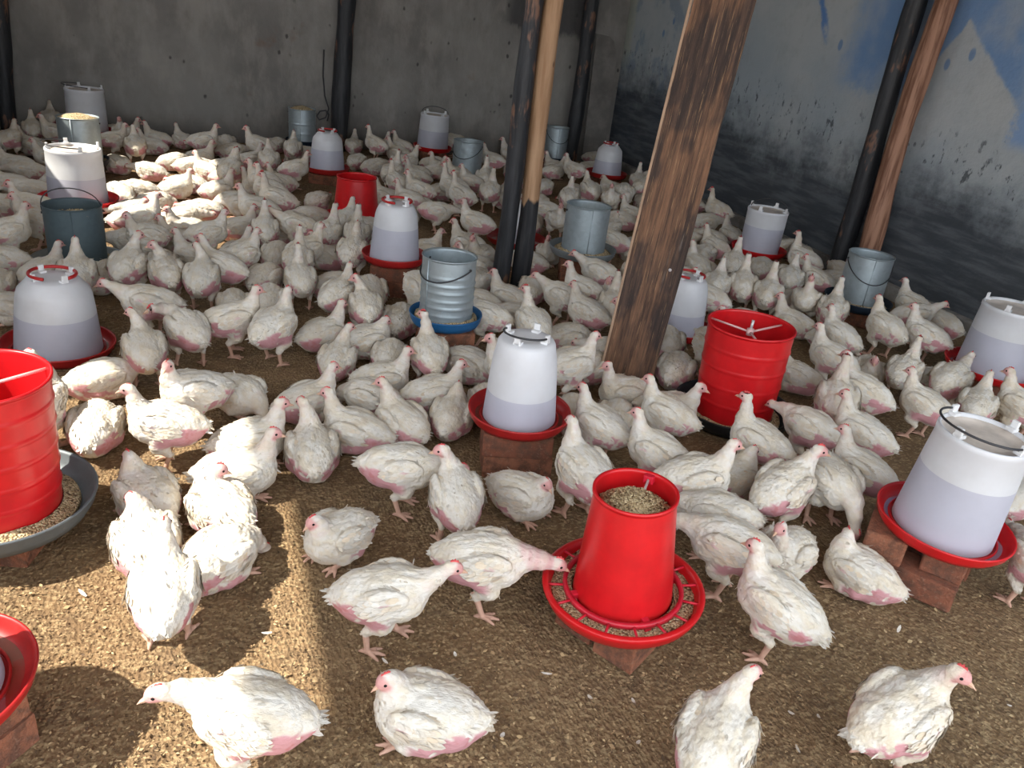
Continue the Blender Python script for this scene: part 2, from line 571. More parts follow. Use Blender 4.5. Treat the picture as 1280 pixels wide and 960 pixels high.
M = dict(
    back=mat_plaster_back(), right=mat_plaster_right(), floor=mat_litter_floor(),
    litter=mat_attr('husk_flakes'), chicken=mat_chicken(),
    red=mat_plain('red_plastic', (0.60, 0.010, 0.014), 0.33, noise=0.10, scale=14),
    redtray=mat_plain('dull_red_plastic', (0.42, 0.016, 0.016), 0.42, noise=0.18, scale=18),
    redpink=mat_plain('scuffed_red_plastic', (0.58, 0.014, 0.035), 0.38, noise=0.12, scale=25),
    tank=mat_plastic_tank('cloudy_white_plastic', (0.90, 0.91, 0.95), (0.82, 0.82, 0.84), 0.10),
    tankwet=mat_plastic_tank('cloudy_plastic_with_water_behind', (0.71, 0.71, 0.82), (0.65, 0.65, 0.75), 0.14),
    lug=mat_plain('white_plastic', (0.78, 0.78, 0.79), 0.5, noise=0.08),
    lid=mat_plain('dusty_white_plastic', (0.60, 0.53, 0.47), 0.7, noise=0.2, scale=12),
    waterbody=mat_plain('standing_water_in_tank', (0.020, 0.024, 0.055), 0.4, noise=0.03),
    water=mat_water(),
    wire=mat_plain('dark_wire', (0.06, 0.06, 0.065), 0.45, 0.6),
    rod=mat_plain('pale_metal_rod', (0.62, 0.58, 0.58), 0.4, 0.3),
    pinkrod=mat_plain('pale_pink_plastic', (0.80, 0.50, 0.48), 0.5),
    brick=mat_brick(),
    galv=mat_galv('galvanised_sheet'),
    galvdark=mat_galv('blue_grey_painted_steel', (0.11, 0.155, 0.175), 0.15, 0.5),
    pan=mat_galv('grey_steel_pan', (0.33, 0.36, 0.37), 0.35, 0.45),
    darkpan=mat_galv('dark_grey_pan', (0.16, 0.185, 0.20), 0.3, 0.4),
    bluetray=mat_plain('blue_plastic', (0.018, 0.12, 0.30), 0.45),
    navytray=mat_plain('dark_blue_plastic', (0.014, 0.028, 0.050), 0.5),
    blacktray=mat_plain('black_plastic', (0.018, 0.021, 0.025), 0.45),
    blackpole=mat_pole_black(), pine=mat_pole_peeled(0.47), brownpole=mat_pole_peeled(None), plank=mat_plank(),
    plank_lit=mat_plain('lit_sawn_edge', (0.34, 0.225, 0.15), 0.8, noise=0.25, scale=9, bump=0.3),  # lightened wood colour, paints in the light on the narrow side
    board=mat_plain('grey_board', (0.20, 0.185, 0.17), 0.85, noise=0.25, scale=6, bump=0.2),
    boardedge=mat_plain('pale_board_edge', (0.36, 0.35, 0.33), 0.85),
    feed=mat_feed(),
    roof=mat_plain('roof_sheet', (0.30, 0.28, 0.26), 0.6, 0.2),
    earth=mat_plain('dry_earth', (0.34, 0.25, 0.16), 0.95, noise=0.25, scale=3),
    kerb=mat_plain('rough_concrete', (0.26, 0.25, 0.235), 0.95, noise=0.25, scale=12, bump=0.4),
)
# ------------------------------------------------------------------ the shed: floor, walls, roof
XL, XR, YB, YF = -1.52, 3.78, 7.40, -1.6
ZR = 2.55
rng = random.Random(5)


def slab(name, x0, x1, y0, y1, z0, z1, mat):
    b = MB()
    b.box(((x0 + x1) / 2, (y0 + y1) / 2, (z0 + z1) / 2), (x1 - x0, y1 - y0, z1 - z0))
    o = b.build(name, mat)
    o['kind'] = 'structure'
    return o


# floor: trodden litter, gently uneven
nx, ny = 110, 180
fx = np.linspace(XL - 0.02, XR + 0.02, nx)
fy = np.linspace(YF, YB + 0.02, ny)
gx, gy = np.meshgrid(fx, fy)
gz = 0.004 * (np.sin(gx * 9.1 + 1.3 * np.sin(gy * 4.3)) * np.sin(gy * 7.7 + np.sin(gx * 5.1))) - 0.004
fb = MB()
fb.add(np.stack([gx.ravel(), gy.ravel(), gz.ravel()], 1),
       [(j * nx + i, j * nx + i + 1, (j + 1) * nx + i + 1, (j + 1) * nx + i) for j in range(ny - 1) for i in range(nx - 1)])
fo = fb.build('floor', M['floor'])
fo['kind'] = 'structure'
slab('ground', -16, 18, -16, 18, -0.16, -0.05, M['earth'])

slab('wall_back', XL - 0.15, XR + 0.15, YB, YB + 0.15, -0.1, ZR, M['back'])
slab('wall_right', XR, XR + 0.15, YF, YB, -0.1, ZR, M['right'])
kb = MB()
kb.box((XR - 0.02, (YF + YB) / 2, 0.035), (0.055, YB - YF - 0.02, 0.085), 0, 0.008)
ko = kb.build('trim_1', M['kerb'])
ko['kind'] = 'structure'

# left wall with two open window holes that let the sun in
WIN = [(0.30, 2.46, 0.98, 2.34), (4.08, 6.0, 1.2, 2.28)]
wl = MB()
xs = (XL - 0.15 + XL) / 2


def wseg(y0, y1, z0, z1):
    wl.box((xs, (y0 + y1) / 2, (z0 + z1) / 2), (0.15, y1 - y0, z1 - z0))


wseg(YF, 0.05, -0.1, 0.5)  # unseen front stretch kept low so sky light reaches the right wall
wseg(0.05, WIN[0][0], -0.1, ZR)
wseg(WIN[0][0], WIN[0][1], -0.1, WIN[0][2])
wseg(WIN[0][0], WIN[0][1], WIN[0][3], ZR)
wseg(WIN[0][1], WIN[1][0], -0.1, ZR)
wseg(WIN[1][0], WIN[1][1], -0.1, WIN[1][2])
wseg(WIN[1][0], WIN[1][1], WIN[1][3], ZR)
wseg(WIN[1][1], YB, -0.1, ZR)
# unseen filler added in the near window to slant the sun patch's far edge
tri = [(2.48, 1.75), (2.48, 2.36), (1.92, 2.36)]
wl.add([(XL - 0.15, y, z) for y, z in tri] + [(XL, y, z) for y, z in tri], [(0, 1, 2), (5, 4, 3), (0, 3, 4, 1), (1, 4, 5, 2), (2, 5, 3, 0)], False)
wo = wl.build('wall_left', M['back'])
wo['kind'] = 'structure'
slab('roof', XL - 0.2, XR + 0.4, -0.55, YB + 0.3, ZR, ZR + 0.05, M['roof'])


# ------------------------------------------------------------------ poles
def pole(name, base_px, top_px, r, mat, label, ybase=None, xplane=None, r2=None, seed=1, bend=0.012, zt=ZR - 0.01):
    if ybase is None:
        B = at(*base_px)
    else:
        B = at_y(*base_px, ybase)
    T = at_y(*top_px, B[1])
    if xplane is not None:
        B, T = at_x(*base_px, xplane), at_x(*top_px, xplane)
    B, T = Vector(B), Vector(T)
    d = (T - B) / (T.z - B.z)
    B = B + d * (-0.02 - B.z)
    E_ = B + d * (zt - B.z)
    rr = random.Random(seed)
    n = 26
    pts, rs = [], []
    ph = [rr.random() * 6.28 for _ in range(4)]
    for i in range(n):
        t = i / (n - 1)
        off = Vector((math.sin(t * 7 + ph[0]) * bend, math.sin(t * 5.3 + ph[1]) * bend, 0)) * min(1, t * 4)
        pts.append(B * (1 - t) + E_ * t + off - B)
        rs.append((r * (1 - t) + (r2 or r * 0.9) * t) * (1 + 0.05 * math.sin(t * 17 + ph[2]) + 0.03 * math.sin(t * 41 + ph[3])))
    mb = MB()
    mb.tube(pts, rs, 14)
    o = mb.build(name, mat, None, B)
    tag(o, label, 'pole')
    return o


pole('black_pole', (623, 361), (671, 0), 0.047, M['blackpole'], 'black tarred pole with brown chipped patches, left of the pale peeled pole', seed=3)
pole('peeled_pole', (648, 361), (696, 0), 0.047, M['pine'], 'pale peeled wooden pole with a black tarred lower end', seed=8)
pole('black_pole', (425, 150), (434, 0), 0.078, M['blackpole'], 'straight black pole standing against the middle of the grey back wall', ybase=YB - 0.10, seed=12, bend=0.005)
pole('black_pole', (716, 172), (741, 0), 0.070, M['blackpole'], 'black pole by the far corner with a leaning grey board behind it', ybase=YB - 0.22, seed=15)
pole('black_pole', (1046, 330), (1150, 0), 0.060, M['blackpole'], 'black pole against the tarred right wall, beside the brown peeled pole', xplane=XR - 0.10, seed=21)
pole('peeled_pole', (1089, 305), (1183, 0), 0.062, M['brownpole'], 'reddish brown peeled pole by the right wall behind a galvanised feeder', xplane=XR - 0.10, seed=25, bend=0.018)
pole('black_pole', (9, 165), (1, 60), 0.07, M['blackpole'], 'dark pole in the left far corner at the edge of the photo', ybase=YB - 0.10, seed=31, bend=0.004)

# the broad sawn plank that leans in the middle of the room
B = Vector(at(779, 487)); T = Vector(at_y(905, 0, B.y + 0.02))
d = (T - B) / (T.z - B.z)
B = B - d * 0.01
L_ = (ZR - 0.02 - B.z) * d.length
plank_o = empty('timber_plank', B)
tag(plank_o, 'broad weathered brown timber plank standing upright in the middle of the flock', 'plank')
zax = d.normalized()
az = math.radians(-22.4 - 8)
xax = (Vector((math.cos(az), math.sin(az), 0)) - zax * zax.dot(Vector((math.cos(az), math.sin(az), 0)))).normalized()
yax = zax.cross(xax)
plank_o.matrix_world = Matrix(((xax.x, yax.x, zax.x, B.x), (xax.y, yax.y, zax.y, B.y), (xax.z, yax.z, zax.z, B.z), (0, 0, 0, 1)))
mb = MB()
nseg = 30
pw, pt = 0.098, 0.021
vv, ff = [], []
rr = random.Random(77)
for i in range(nseg + 1):
    z = L_ * i / nseg
    j1, j2 = rr.uniform(-.003, .003), rr.uniform(-.003, .003)
    vv += [(-pw + j1, -pt, z), (pw + j2, -pt, z), (pw + j2, pt, z), (-pw + j1, pt, z)]
for i in range(nseg):
    a = i * 4
    for k in range(4):
        q = (k + 1) % 4
        ff.append((a + k, a + q, a + 4 + q, a + 4 + k))
ff += [(3, 2, 1, 0), tuple(nseg * 4 + k for k in range(4))]
mb.add(vv, ff, False)
mb.build('board_face', M['plank'], plank_o)
mb = MB()
mb.box((-pw - 0.005, 0, L_ / 2), (0.010, pt * 2.02, L_ - 0.004), 0, 0.002)
e_ = mb.build('sawn_edge', M['plank_lit'], plank_o)  # strip whose paler colour stands for light falling on this side
e_['label'] = 'sawn edge of the plank, coloured lighter as if lit'
mb = MB()
mb.tube([(0.055, -pt - 0.004, 0.52), (0.055, -pt + 0.006, 0.52)], 0.006, 8)
mb.build('nail_head', M['rod'], plank_o)

# grey board leaning in the far corner, rounded at the top
mb = MB()
b0 = at_y(731, 186, YB - 0.16); b1 = at_y(757, 195, YB - 0.16)
x0, x1 = b0[0], min(b1[0], XR - 0.03)
prof = [(x0, -0.002)] + [(x1, -0.002)] + [(x1, 0.95), (x1 - 0.015, 1.05), (x1 - 0.05, 1.13), (x1 - 0.1, 1.17), (x1 - 0.2, 1.18), (x0, 1.18)]
n = len(prof)
mb.add([(x - x0, -0.09 + 0.06 * z, z) for x, z in prof] + [(x - x0, -0.09 + 0.06 * z + 0.012, z) for x, z in prof],
       [tuple(range(n)), tuple(reversed(range(n, 2 * n)))] + [(i, i + n, (i + 1) % n + n, (i + 1) % n) for i in range(n)], False)
o = mb.build('leaning_board', M['board'], None, (x0, YB - 0.04, 0))
tag(o, 'thin grey board with a rounded top leaning in the far corner', 'board')

# a loop of loose wire hanging on the back wall beside the middle pole
mb = MB()
wp = [at_y(x, y, YB - 0.03) for x, y in [(405, 62), (404, 95), (406, 120), (411, 136), (407, 147), (399, 150), (396, 145), (400, 139), (407, 138), (411, 143), (409, 151)]]
w0 = Vector(wp[0])
mb.tube([Vector(p) - w0 for p in wp], 0.006, 6)
o = mb.build('hanging_wire', M['wire'], None, w0)
tag(o, 'loop of loose dark wire hanging on the back wall left of the middle black pole', 'wire')
# ------------------------------------------------------------------ bricks, drinkers, feeders
OBST = []        # (x, y, radius) of what stands on the floor
LAND = []        # (phrase, x, y) landmarks for telling the chickens apart
BH = 0.074
brick_rng = random.Random(40)


def brick(x, y, z, yaw, label, dims=(0.215, 0.104, BH - 0.001), holes=False, group=None):
    b = MB()
    b.box((0, 0, dims[2] / 2), dims, 0, 0.005, 0.0016, brick_rng)
    o = b.build('brick', M['brick'], None, (x, y, z), (0, 0, yaw))
    tag(o, label, 'brick', group)
    if holes:
        h = MB()
        for i in range(3):
            h.box((-0.055 + 0.055 * i, -dims[1] / 2 - 0.0005, dims[2] * 0.45), (0.035, 0.004, 0.02), 0, 0.0015)
        q = h.build('core_hole', M['blacktray'], o)
        q['label'] = 'dark core holes in the brick side'
    return o


def stand(x, y, courses, yaw, what, spread=0.115, holes=False):
    """two bricks side by side per course"""
    c, s = math.cos(yaw), math.sin(yaw)
    grp = 'bricks under the ' + what
    # which brick of the pair is nearer the camera
    for k in range(courses):
        for sgn in (-1, 1):
            ox, oy = (-s * sgn * spread / 2 * 1.0, c * sgn * spread / 2)
            near = (np.hypot(x + ox, y + oy) < np.hypot(x - ox, y - oy))
            lvl = '' if courses == 1 else (', upper course' if k == courses - 1 else ', lower course')
            brick(x + ox + brick_rng.uniform(-.006, .006), y + oy, 0.0 + k * BH, yaw + brick_rng.uniform(-.05, .05),
                  'clay brick, %s of two under the %s%s' % ('nearer' if near else 'farther', what, lvl), holes=holes and k == 0 and near, group=grp)


def ring_arc(r, a0, a1, z, n=20, dz=0.0):
    return [(r * math.cos(a0 + (a1 - a0) * i / n), r * math.sin(a0 + (a1 - a0) * i / n), z + dz * math.sin(math.pi * i / n)) for i in range(n + 1)]


def tray_profile(R, h, r_in, th=0.004, floor=0.010):
    """open dish: outside up, over the rim, down the inside to a floor that reaches the middle"""
    return [(0, 0.0), (R * 0.80, 0.0), (R * 0.90, 0.006), (R * 0.965, h * 0.55), (R * 0.985, h - 0.004), (R, h), (R * 0.995, h + 0.004), (R * 0.975, h + 0.004),
            (R * 0.955, h - 0.003), (R * 0.935, h * 0.55), (R * 0.86, floor + 0.004), (R * 0.82, floor), (r_in, floor), (0, floor)]


def drinker(kind, px, py, zb, w, h, topw, trayw, label, yaw=0.0, tilt=(0, 0), handle='ring', level=0.55, courses=1, phrase=None, pos=None, standyaw=None, stand_on=True, holes=False, bricks=None):
    p = at(px, py, zb) if pos is None else np.array([pos[0], pos[1], zb])
    z0 = courses * BH if stand_on else 0.0
    root = empty('poultry_drinker', (p[0], p[1], z0), (tilt[0], tilt[1], yaw))
    tag(root, label, 'drinker', 'white drinkers with red trays')
    R = trayw / 2
    OBST.append((p[0], p[1], R, w / 2))
    LAND.append((phrase, p[0], p[1]))
    if bricks:
        for k, (bx, by, lv, ya, ph_) in enumerate(bricks):
            c_, s_ = math.cos(standyaw), math.sin(standyaw)
            brick(p[0] + bx * c_ - by * s_, p[1] + bx * s_ + by * c_, lv * BH, standyaw + math.pi / 2 + ya, 'clay ' + ph_ + ' the ' + phrase, holes=(k == 2), group='bricks under the ' + phrase)
    elif courses and stand_on: stand(p[0], p[1], courses, (brick_rng.uniform(-.4, .4) if standyaw is None else standyaw), phrase, holes=holes)
    th_ = 0.040
    t = MB(); t.lathe(tray_profile(R, th_, 0.02), 56)
    rb = w / 2
    t.lathe([(rb + 0.010, 0.010), (rb + 0.010, 0.020), (rb + 0.006, 0.020), (rb + 0.006, 0.010)], 56)
    t.build('tray', M['redtray' if kind == 'A' else 'red'], root)
    wt = MB(); wt.lathe([(rb + 0.011, 0.017), (R * 0.855, 0.017)], 56)
    q = wt.build('tray_water', M['water'], root)
    zb_ = 0.016
    rt = topw / 2
    if kind == 'A':
        body = [(rb, 0), (rb * 0.985, h * 0.1), (rb * 0.90, h * 0.55), (rb * 0.86, h * 0.72), (rb * 0.835, h * 0.80), (rb * 0.80, h * 0.86), (rt * 1.06, h * 0.955), (rt * 1.0, h * 0.985), (rt * 0.93, h), (rt * 0.5, h * 1.004), (0, h * 1.006)]
    else:
        body = [(rb, 0), (rb * 0.99, h * 0.08), (rt + (rb - rt) * 0.3, h * 0.7), (rt * 1.005, h * 0.93), (rt * 1.02, h * 0.94), (rt * 1.02, h * 0.985), (rt * 0.995, h), (rt * 0.955, h), (rt * 0.94, h * 0.965)]
    zl = h * level
    jj = max(i for i, q in enumerate(body[:-1]) if q[1] < zl)
    f = (zl - body[jj][1]) / (body[jj + 1][1] - body[jj][1])
    body = body[:jj + 1] + [(body[jj][0] + (body[jj + 1][0] - body[jj][0]) * f, zl)] + body[jj + 1:]
    bd = MB(); bd.lathe([(r_, z_ + zb_) for r_, z_ in body], 56)
    # moulded seam
    tk = bd.build('tank', [M['tank'], M['tankwet']], root)
    for pl in tk.data.polygons:
        if pl.center.z < zl + zb_: pl.material_index = 1
    if kind == 'B':
        ld = MB()
        ld.lathe([(rt * 0.938, h * 0.965), (rt * 0.86, h * 0.955), (rt * 0.82, h * 0.948), (rt * 0.55, h * 0.948), (rt * 0.5, h * 0.952), (0, h * 0.952)], 48, (0, 0, zb_))
        l_ = ld.build('lid', M['lid'], tk); l_['label'] = 'dusty sunken lid'
    # water standing in the tank
    wr = []
    for r_, z_ in body:
        if z_ < zl: wr.append((r_ - 0.006, z_ + zb_ + 0.004))
        else: break
    f = (zl - body[len(wr) - 1][1]) / (body[len(wr)][1] - body[len(wr) - 1][1])
    rl = body[len(wr) - 1][0] + (body[len(wr)][0] - body[len(wr) - 1][0]) * f - 0.006
    wb = MB(); wb.lathe([(0, zb_ + 0.004)] + wr + [(rl, zl + zb_), (0, zl + zb_)], 48)
    x_ = wb.build('tank_water', M['waterbody'], tk); x_['label'] = 'greyish water filling the lower tank'
    # four lugs
    lr = rt * (0.80 if kind == 'A' else 0.93)
    hz = zb_ + h
    for i in range(4):
        a = math.pi / 4 + i * math.pi / 2
        g = MB()
        g.box((lr * math.cos(a), lr * math.sin(a), hz + 0.012), (0.010, 0.020, 0.030), a, 0.003)
        g.box(((lr - 0.006) * math.cos(a), (lr - 0.006) * math.sin(a), hz + 0.003), (0.022, 0.024, 0.010), a, 0.002)
        g.build('lug', M['lug'], tk)
    if handle == 'ring':
        hb = MB(); hb.tube(ring_arc(lr + 0.004, -math.pi * 0.2, math.pi * 1.45, hz + 0.016, 40), 0.006, 8)
        x_ = hb.build('handle', M['redtray'], tk); x_['label'] = 'red plastic ring handle'
    elif handle == 'wire':
        hb = MB()
        a0, a1 = math.pi * 0.75, math.pi * 1.75
        pts = []
        for i in range(25):
            u = i / 24
            a = a0 + (a1 - a0) * u
            rr_ = lr * (1 + 0.18 * math.sin(math.pi * u))
            pts.append((rr_ * math.cos(a), rr_ * math.sin(a), hz + 0.016 + 0.012 * math.sin(math.pi * u)))
        hb.tube(pts, 0.0032, 8)
        x_ = hb.build('handle', M['wire'], tk); x_['label'] = 'dark bent wire handle'
    elif handle == 'up':
        hb = MB()
        pts = [(lr * math.cos(math.pi * u / 20), 0.012 * math.sin(math.pi * u / 20), hz + 0.012 + 0.05 * math.sin(math.pi * u / 20)) for u in range(21)]
        hb.tube(pts, 0.003, 8)
        x_ = hb.build('handle', M['wire'], tk); x_['label'] = 'dark wire handle standing up'
    return root


feed_rng = random.Random(91)


def pellet_mb(mb, x, y, z, L=0.0065, r=0.0021):
    a = feed_rng.random() * 6.28
    e = feed_rng.uniform(-.5, .5)
    d_ = Vector((math.cos(a) * math.cos(e), math.sin(a) * math.cos(e), math.sin(e))) * L / 2
    mb.tube([Vector((x, y, z)) - d_, Vector((x, y, z)) + d_], r, 5, True, False)


def feed(root_mat, prof, label, pellets=0, ann=None, group='loose feed in the feeders'):
    """a heap of feed lying in a feeder: nobody could count it"""
    mb = MB()
    mb.lathe(prof, 60, wob=lambda a, z: 0.0)
    vs = mb.v
    for i, q in enumerate(vs):
        r_ = math.hypot(q[0], q[1])
        vs[i] = (q[0], q[1], q[2] + 0.004 * math.sin(q[0] * 61 + 2 * math.sin(q[1] * 47)) * math.sin(q[1] * 53))
    if pellets:
        for _ in range(pellets):
            r0_, r1_ = ann
            r_ = math.sqrt(feed_rng.uniform(r0_ ** 2, r1_ ** 2))
            a = feed_rng.random() * 6.283
            zs = 0
            for (ra, za), (rb_, zb2) in zip(prof[:-1], prof[1:]):
                lo, hi = min(ra, rb_), max(ra, rb_)
                if lo <= r_ <= hi and hi > lo: zs = za + (zb2 - za) * (r_ - ra) / (rb_ - ra)
            pellet_mb(mb, r_ * math.cos(a), r_ * math.sin(a), zs + 0.003)
    me = mb.mesh('feed')
    o = link('feed', me, M['feed'])
    o.matrix_world = root_mat
    tag(o, label, 'feed', group, 'stuff')
    return o


def rootmat(root):
    return Matrix.Translation(root.location) @ root.rotation_euler.to_matrix().to_4x4()


def metal_feeder(px, py, zb, w, h, trayw, label, tray='pan', mat='galv', yaw=0.0, tilt=(0, 0), ribs=0, bail=None, courses=1, phrase=None, full=False, heap=True, flabel=None, pos=None, standyaw=None, dent=0.0, tray_h=0.045, mesh_feed=True):
    p = at(px, py, zb) if pos is None else np.array([pos[0], pos[1], zb])
    root = empty('metal_feeder', (p[0], p[1], courses * BH), (tilt[0], tilt[1], yaw))
    tag(root, label, 'feeder', 'metal drum feeders')
    R, r = trayw / 2, w / 2
    OBST.append((p[0], p[1], R, r)); LAND.append((phrase, p[0], p[1]))
    if courses: stand(p[0], p[1], courses, brick_rng.uniform(-.4, .4) if standyaw is None else standyaw, phrase)
    t = MB(); t.lathe(tray_profile(R, tray_h, 0.02), 56)
    t.build('tray', M[tray], root)
    z0 = 0.030
    pr = []
    n = 44
    for i in range(n + 1):
        u = i / n
        b = 0.0
        if ribs:
            for k in range(ribs):
                uc = (k + 1) / (ribs + 1) * 0.86
                b += 0.0035 * math.exp(-((u - uc) / 0.012) ** 2)
        pr.append((r + b, z0 + h * u))
    shell = pr + [(r + 0.003, z0 + h + 0.001), (r + 0.003, z0 + h + 0.005), (r - 0.001, z0 + h + 0.005), (r - 0.003, z0 + h)] + [(q[0] - 0.003, q[1]) for q in reversed(pr)]
    wob = (lambda a, z: dent * math.sin(2 * a + 1) + dent * 0.8 * math.sin(5 * a + z * 40) * math.sin(z * 55 + a)) if dent else (lambda a, z: 0.006 * math.sin(2 * a + 0.7))
    dm = MB(); dm.lathe(shell, 56, closed=True, wob=wob)
    # vertical folded seam
    a = -math.pi * 0.45
    dm.tube([((r + 0.001) * math.cos(a), (r + 0.001) * math.sin(a), z0 + 0.004), ((r + 0.001) * math.cos(a), (r + 0.001) * math.sin(a), z0 + h)], 0.0022, 6)
    dro = dm.build('drum', M[mat], root)
    for a in (0.3, 0.3 + math.pi):
        e = MB(); e.tube([((r - 0.004) * math.cos(a), (r - 0.004) * math.sin(a), z0 + h - 0.03), ((r + 0.006) * math.cos(a), (r + 0.006) * math.sin(a), z0 + h - 0.03)], 0.005, 8)
        e.build('handle_pin', M['wire'], dro)
    a = 0.3
    if bail == 'down':
        pts = [((r + 0.006) * math.cos(a + math.pi + u * math.pi / 20), (r + 0.006) * math.sin(a + math.pi + u * math.pi / 20), z0 + h - 0.03 - 0.10 * math.sin(math.pi * u / 20)) for u in range(21)]
    elif bail == 'up':
        pts = [(r * math.cos(a) * math.cos(math.pi * u / 20) - 0.02 * math.sin(math.pi * u / 20), r * math.sin(a) * math.cos(math.pi * u / 20), z0 + h - 0.03 + 0.105 * math.sin(math.pi * u / 20) ** 0.7) for u in range(21)]
    elif bail == 'slant':
        pts = [((r + 0.006) * math.cos(a + math.pi + u * math.pi / 20), (r + 0.006) * math.sin(a + math.pi + u * math.pi / 20), z0 + h - 0.03 - 0.05 * math.sin(math.pi * u / 20)) for u in range(21)]
    if bail:
        hb = MB(); hb.tube(pts, 0.0028, 6)
        x_ = hb.build('handle', M['wire'], root); x_['label'] = 'thin dark wire handle'
    mw = rootmat(root)
    if mesh_feed:
        feed(mw, [(r + 0.004, 0.040), (r + 0.02, 0.034), (R * 0.87, 0.022), (R * 0.86, 0.012), (r + 0.004, 0.012)], 'crushed feed lying in the tray of the ' + phrase, 160 if proj(p)[2] < 4.2 else 0, (r + 0.006, R * 0.85))
    if full:
        feed(mw, [(0, z0 + h * 1.0 + (0.028 if full == 'heap' else -0.03)), (r * 0.6, z0 + h * 1.0 + (0.012 if full == 'heap' else -0.04)), (r - 0.006, z0 + h - (0.006 if full == 'heap' else 0.05)), (r - 0.006, z0 + h - 0.10)], flabel or ('pale feed filling the top of the ' + phrase), 120 if proj(p)[2] < 5 else 0, (0.0, r * 0.9))
    return root


def red_feeder(px, py, zb, rb, rt, h, trayw, label, traymat, yaw=0.0, tilt=(0, 0), ribs=0, courses=1, phrase=None, spider=None, grid=False, pos=None, standyaw=None, fill=None, tray_h=0.05, pell=0, stand_px=None):
    p = at(px, py, zb) if pos is None else np.array([pos[0], pos[1], zb])
    root = empty('red_feeder', (p[0], p[1], courses * BH), (tilt[0], tilt[1], yaw))
    tag(root, label, 'feeder', 'red plastic tube feeders')
    R = trayw / 2
    OBST.append((p[0], p[1], R, max(rb, rt))); LAND.append((phrase, p[0], p[1]))
    if courses: stand(p[0], p[1], courses, brick_rng.uniform(-.4, .4) if standyaw is None else standyaw, phrase)
    t = MB()
    if grid:
        pr = [(0, 0), (R * 0.72, 0), (R * 0.84, 0.006), (R * 0.94, tray_h * 0.45), (R * 0.99, tray_h * 0.8), (R, tray_h * 0.95), (R * 0.985, tray_h), (R * 0.95, tray_h * 1.02), (R * 0.925, tray_h * 0.98), (R * 0.90, tray_h * 0.75), (R * 0.82, 0.014), (R * 0.70, 0.010), (0, 0.010)]
    else:
        pr = tray_profile(R, tray_h, 0.02)
    t.lathe(pr, 64)
    t.build('tray', M[traymat], root)
    z0 = tray_h * (0.62 if grid else 0.45)
    n = 60
    out = []
    for i in range(n + 1):
        u = i / n
        b = 0
        for k in range(ribs):
            uc = (k + 1) / (ribs + 1) if ribs else 0
            b += 0.0030 * math.exp(-((u - uc) / 0.009) ** 2)
        out.append((rb + (rt - rb) * u + b, z0 + h * u))
    lip = 0.004
    shell = out + [(rt + lip, z0 + h), (rt + lip, z0 + h + 0.008), (rt, z0 + h + 0.009), (rt - 0.004, z0 + h + 0.006)] + [(rb + (rt - rb) * (1 - i / 20) - 0.004, z0 + h * (1 - i / 20)) for i in range(21)]
    hp = MB(); hp.lathe(shell, 64, closed=True)
    hpo = hp.build('hopper', M['red'], root)
    if grid:
        g = MB()
        gr = rb + 0.020
        zt = tray_h * 0.92
        g.lathe([(gr - 0.006, zt - 0.010), (gr + 0.004, zt - 0.010), (gr + 0.004, zt + 0.002), (gr - 0.006, zt + 0.002)], 64, closed=True)
        for k in range(16):
            a = 2 * math.pi * k / 16 + 0.1
            g.tube([(gr * math.cos(a), gr * math.sin(a), zt - 0.003), (R * 0.93 * math.cos(a), R * 0.93 * math.sin(a), zt - 0.001)], 0.0032, 6)
        for k in range(4):
            a = 2 * math.pi * k / 4 + 0.35
            g.box(((rb + 0.010) * math.cos(a), (rb + 0.010) * math.sin(a), zt - 0.012), (0.026, 0.016, 0.026), a, 0.003)
        g.build('feed_grid', M['redpink'], root)
        g = MB()
        a = math.radians(62)
        ca_, sa_ = math.cos(a), math.sin(a)
        g.box(((rt - 0.008) * ca_, (rt - 0.008) * sa_, z0 + h - 0.004), (0.020, 0.024, 0.020), a, 0.003)
        g.build('rod_lug', M['redpink'], hpo)
        g = MB(); g.tube([((rt - 0.014) * ca_, (rt - 0.014) * sa_, z0 + h - 0.002), (0.012, 0.008, z0 + h * 0.86)], 0.0032, 8)
        g.build('hanger_rod', M['rod'], hpo)
    if spider:
        s_ = MB()
        zz = z0 + h - 0.022
        for k in range(3):
            a = spider + k * 2 * math.pi / 3
            s_.tube([(0, 0, zz), ((rt - 0.002) * math.cos(a), (rt - 0.002) * math.sin(a), zz + 0.012)], 0.0042, 6)
        s_.lathe([(0, zz - 0.012), (0.013, zz - 0.012), (0.013, zz + 0.012), (0, zz + 0.012)], 16)
        x_ = s_.build('spider', M['pinkrod'], hpo); x_['label'] = 'pale three-armed bracket in the hopper mouth'
        r_ = MB(); r_.tube([(0, 0, zz + 0.002), (0.003, 0, zz + 0.045)], 0.0055, 8)
        r_.build('hanger_rod', M['rod'], hpo)
    mw = rootmat(root)
    feed(mw, [(rb + 0.003, z0 + 0.006), (rb + 0.02, z0 - 0.002), (R * 0.80, 0.022), (R * 0.81, 0.013), (rb + 0.002, 0.012)] if not grid else
         [(rb + 0.003, z0 + 0.004), (rb + 0.02, z0 - 0.001), (R * 0.78, z0 + 0.002), (R * 0.90, z0 + 0.002), (R * 0.86, 0.026), (R * 0.80, 0.014), (rb + 0.003, 0.013)],
         'feed lying in the tray of the ' + phrase, pell, (rb + 0.004, R * (0.86 if grid else 0.79)))
    if fill:
        rf = rb + (rt - rb) * fill - 0.006
        feed(mw, [(0, z0 + h * fill + 0.035), (rf * 0.5, z0 + h * fill + 0.022), (rf * 0.999, z0 + h * fill - 0.01), (rf * 0.999, z0 + h * fill - 0.05)], 'feed pellets heaped inside the hopper of the ' + phrase, pell // 2, (0, rf * 0.98))
    return root


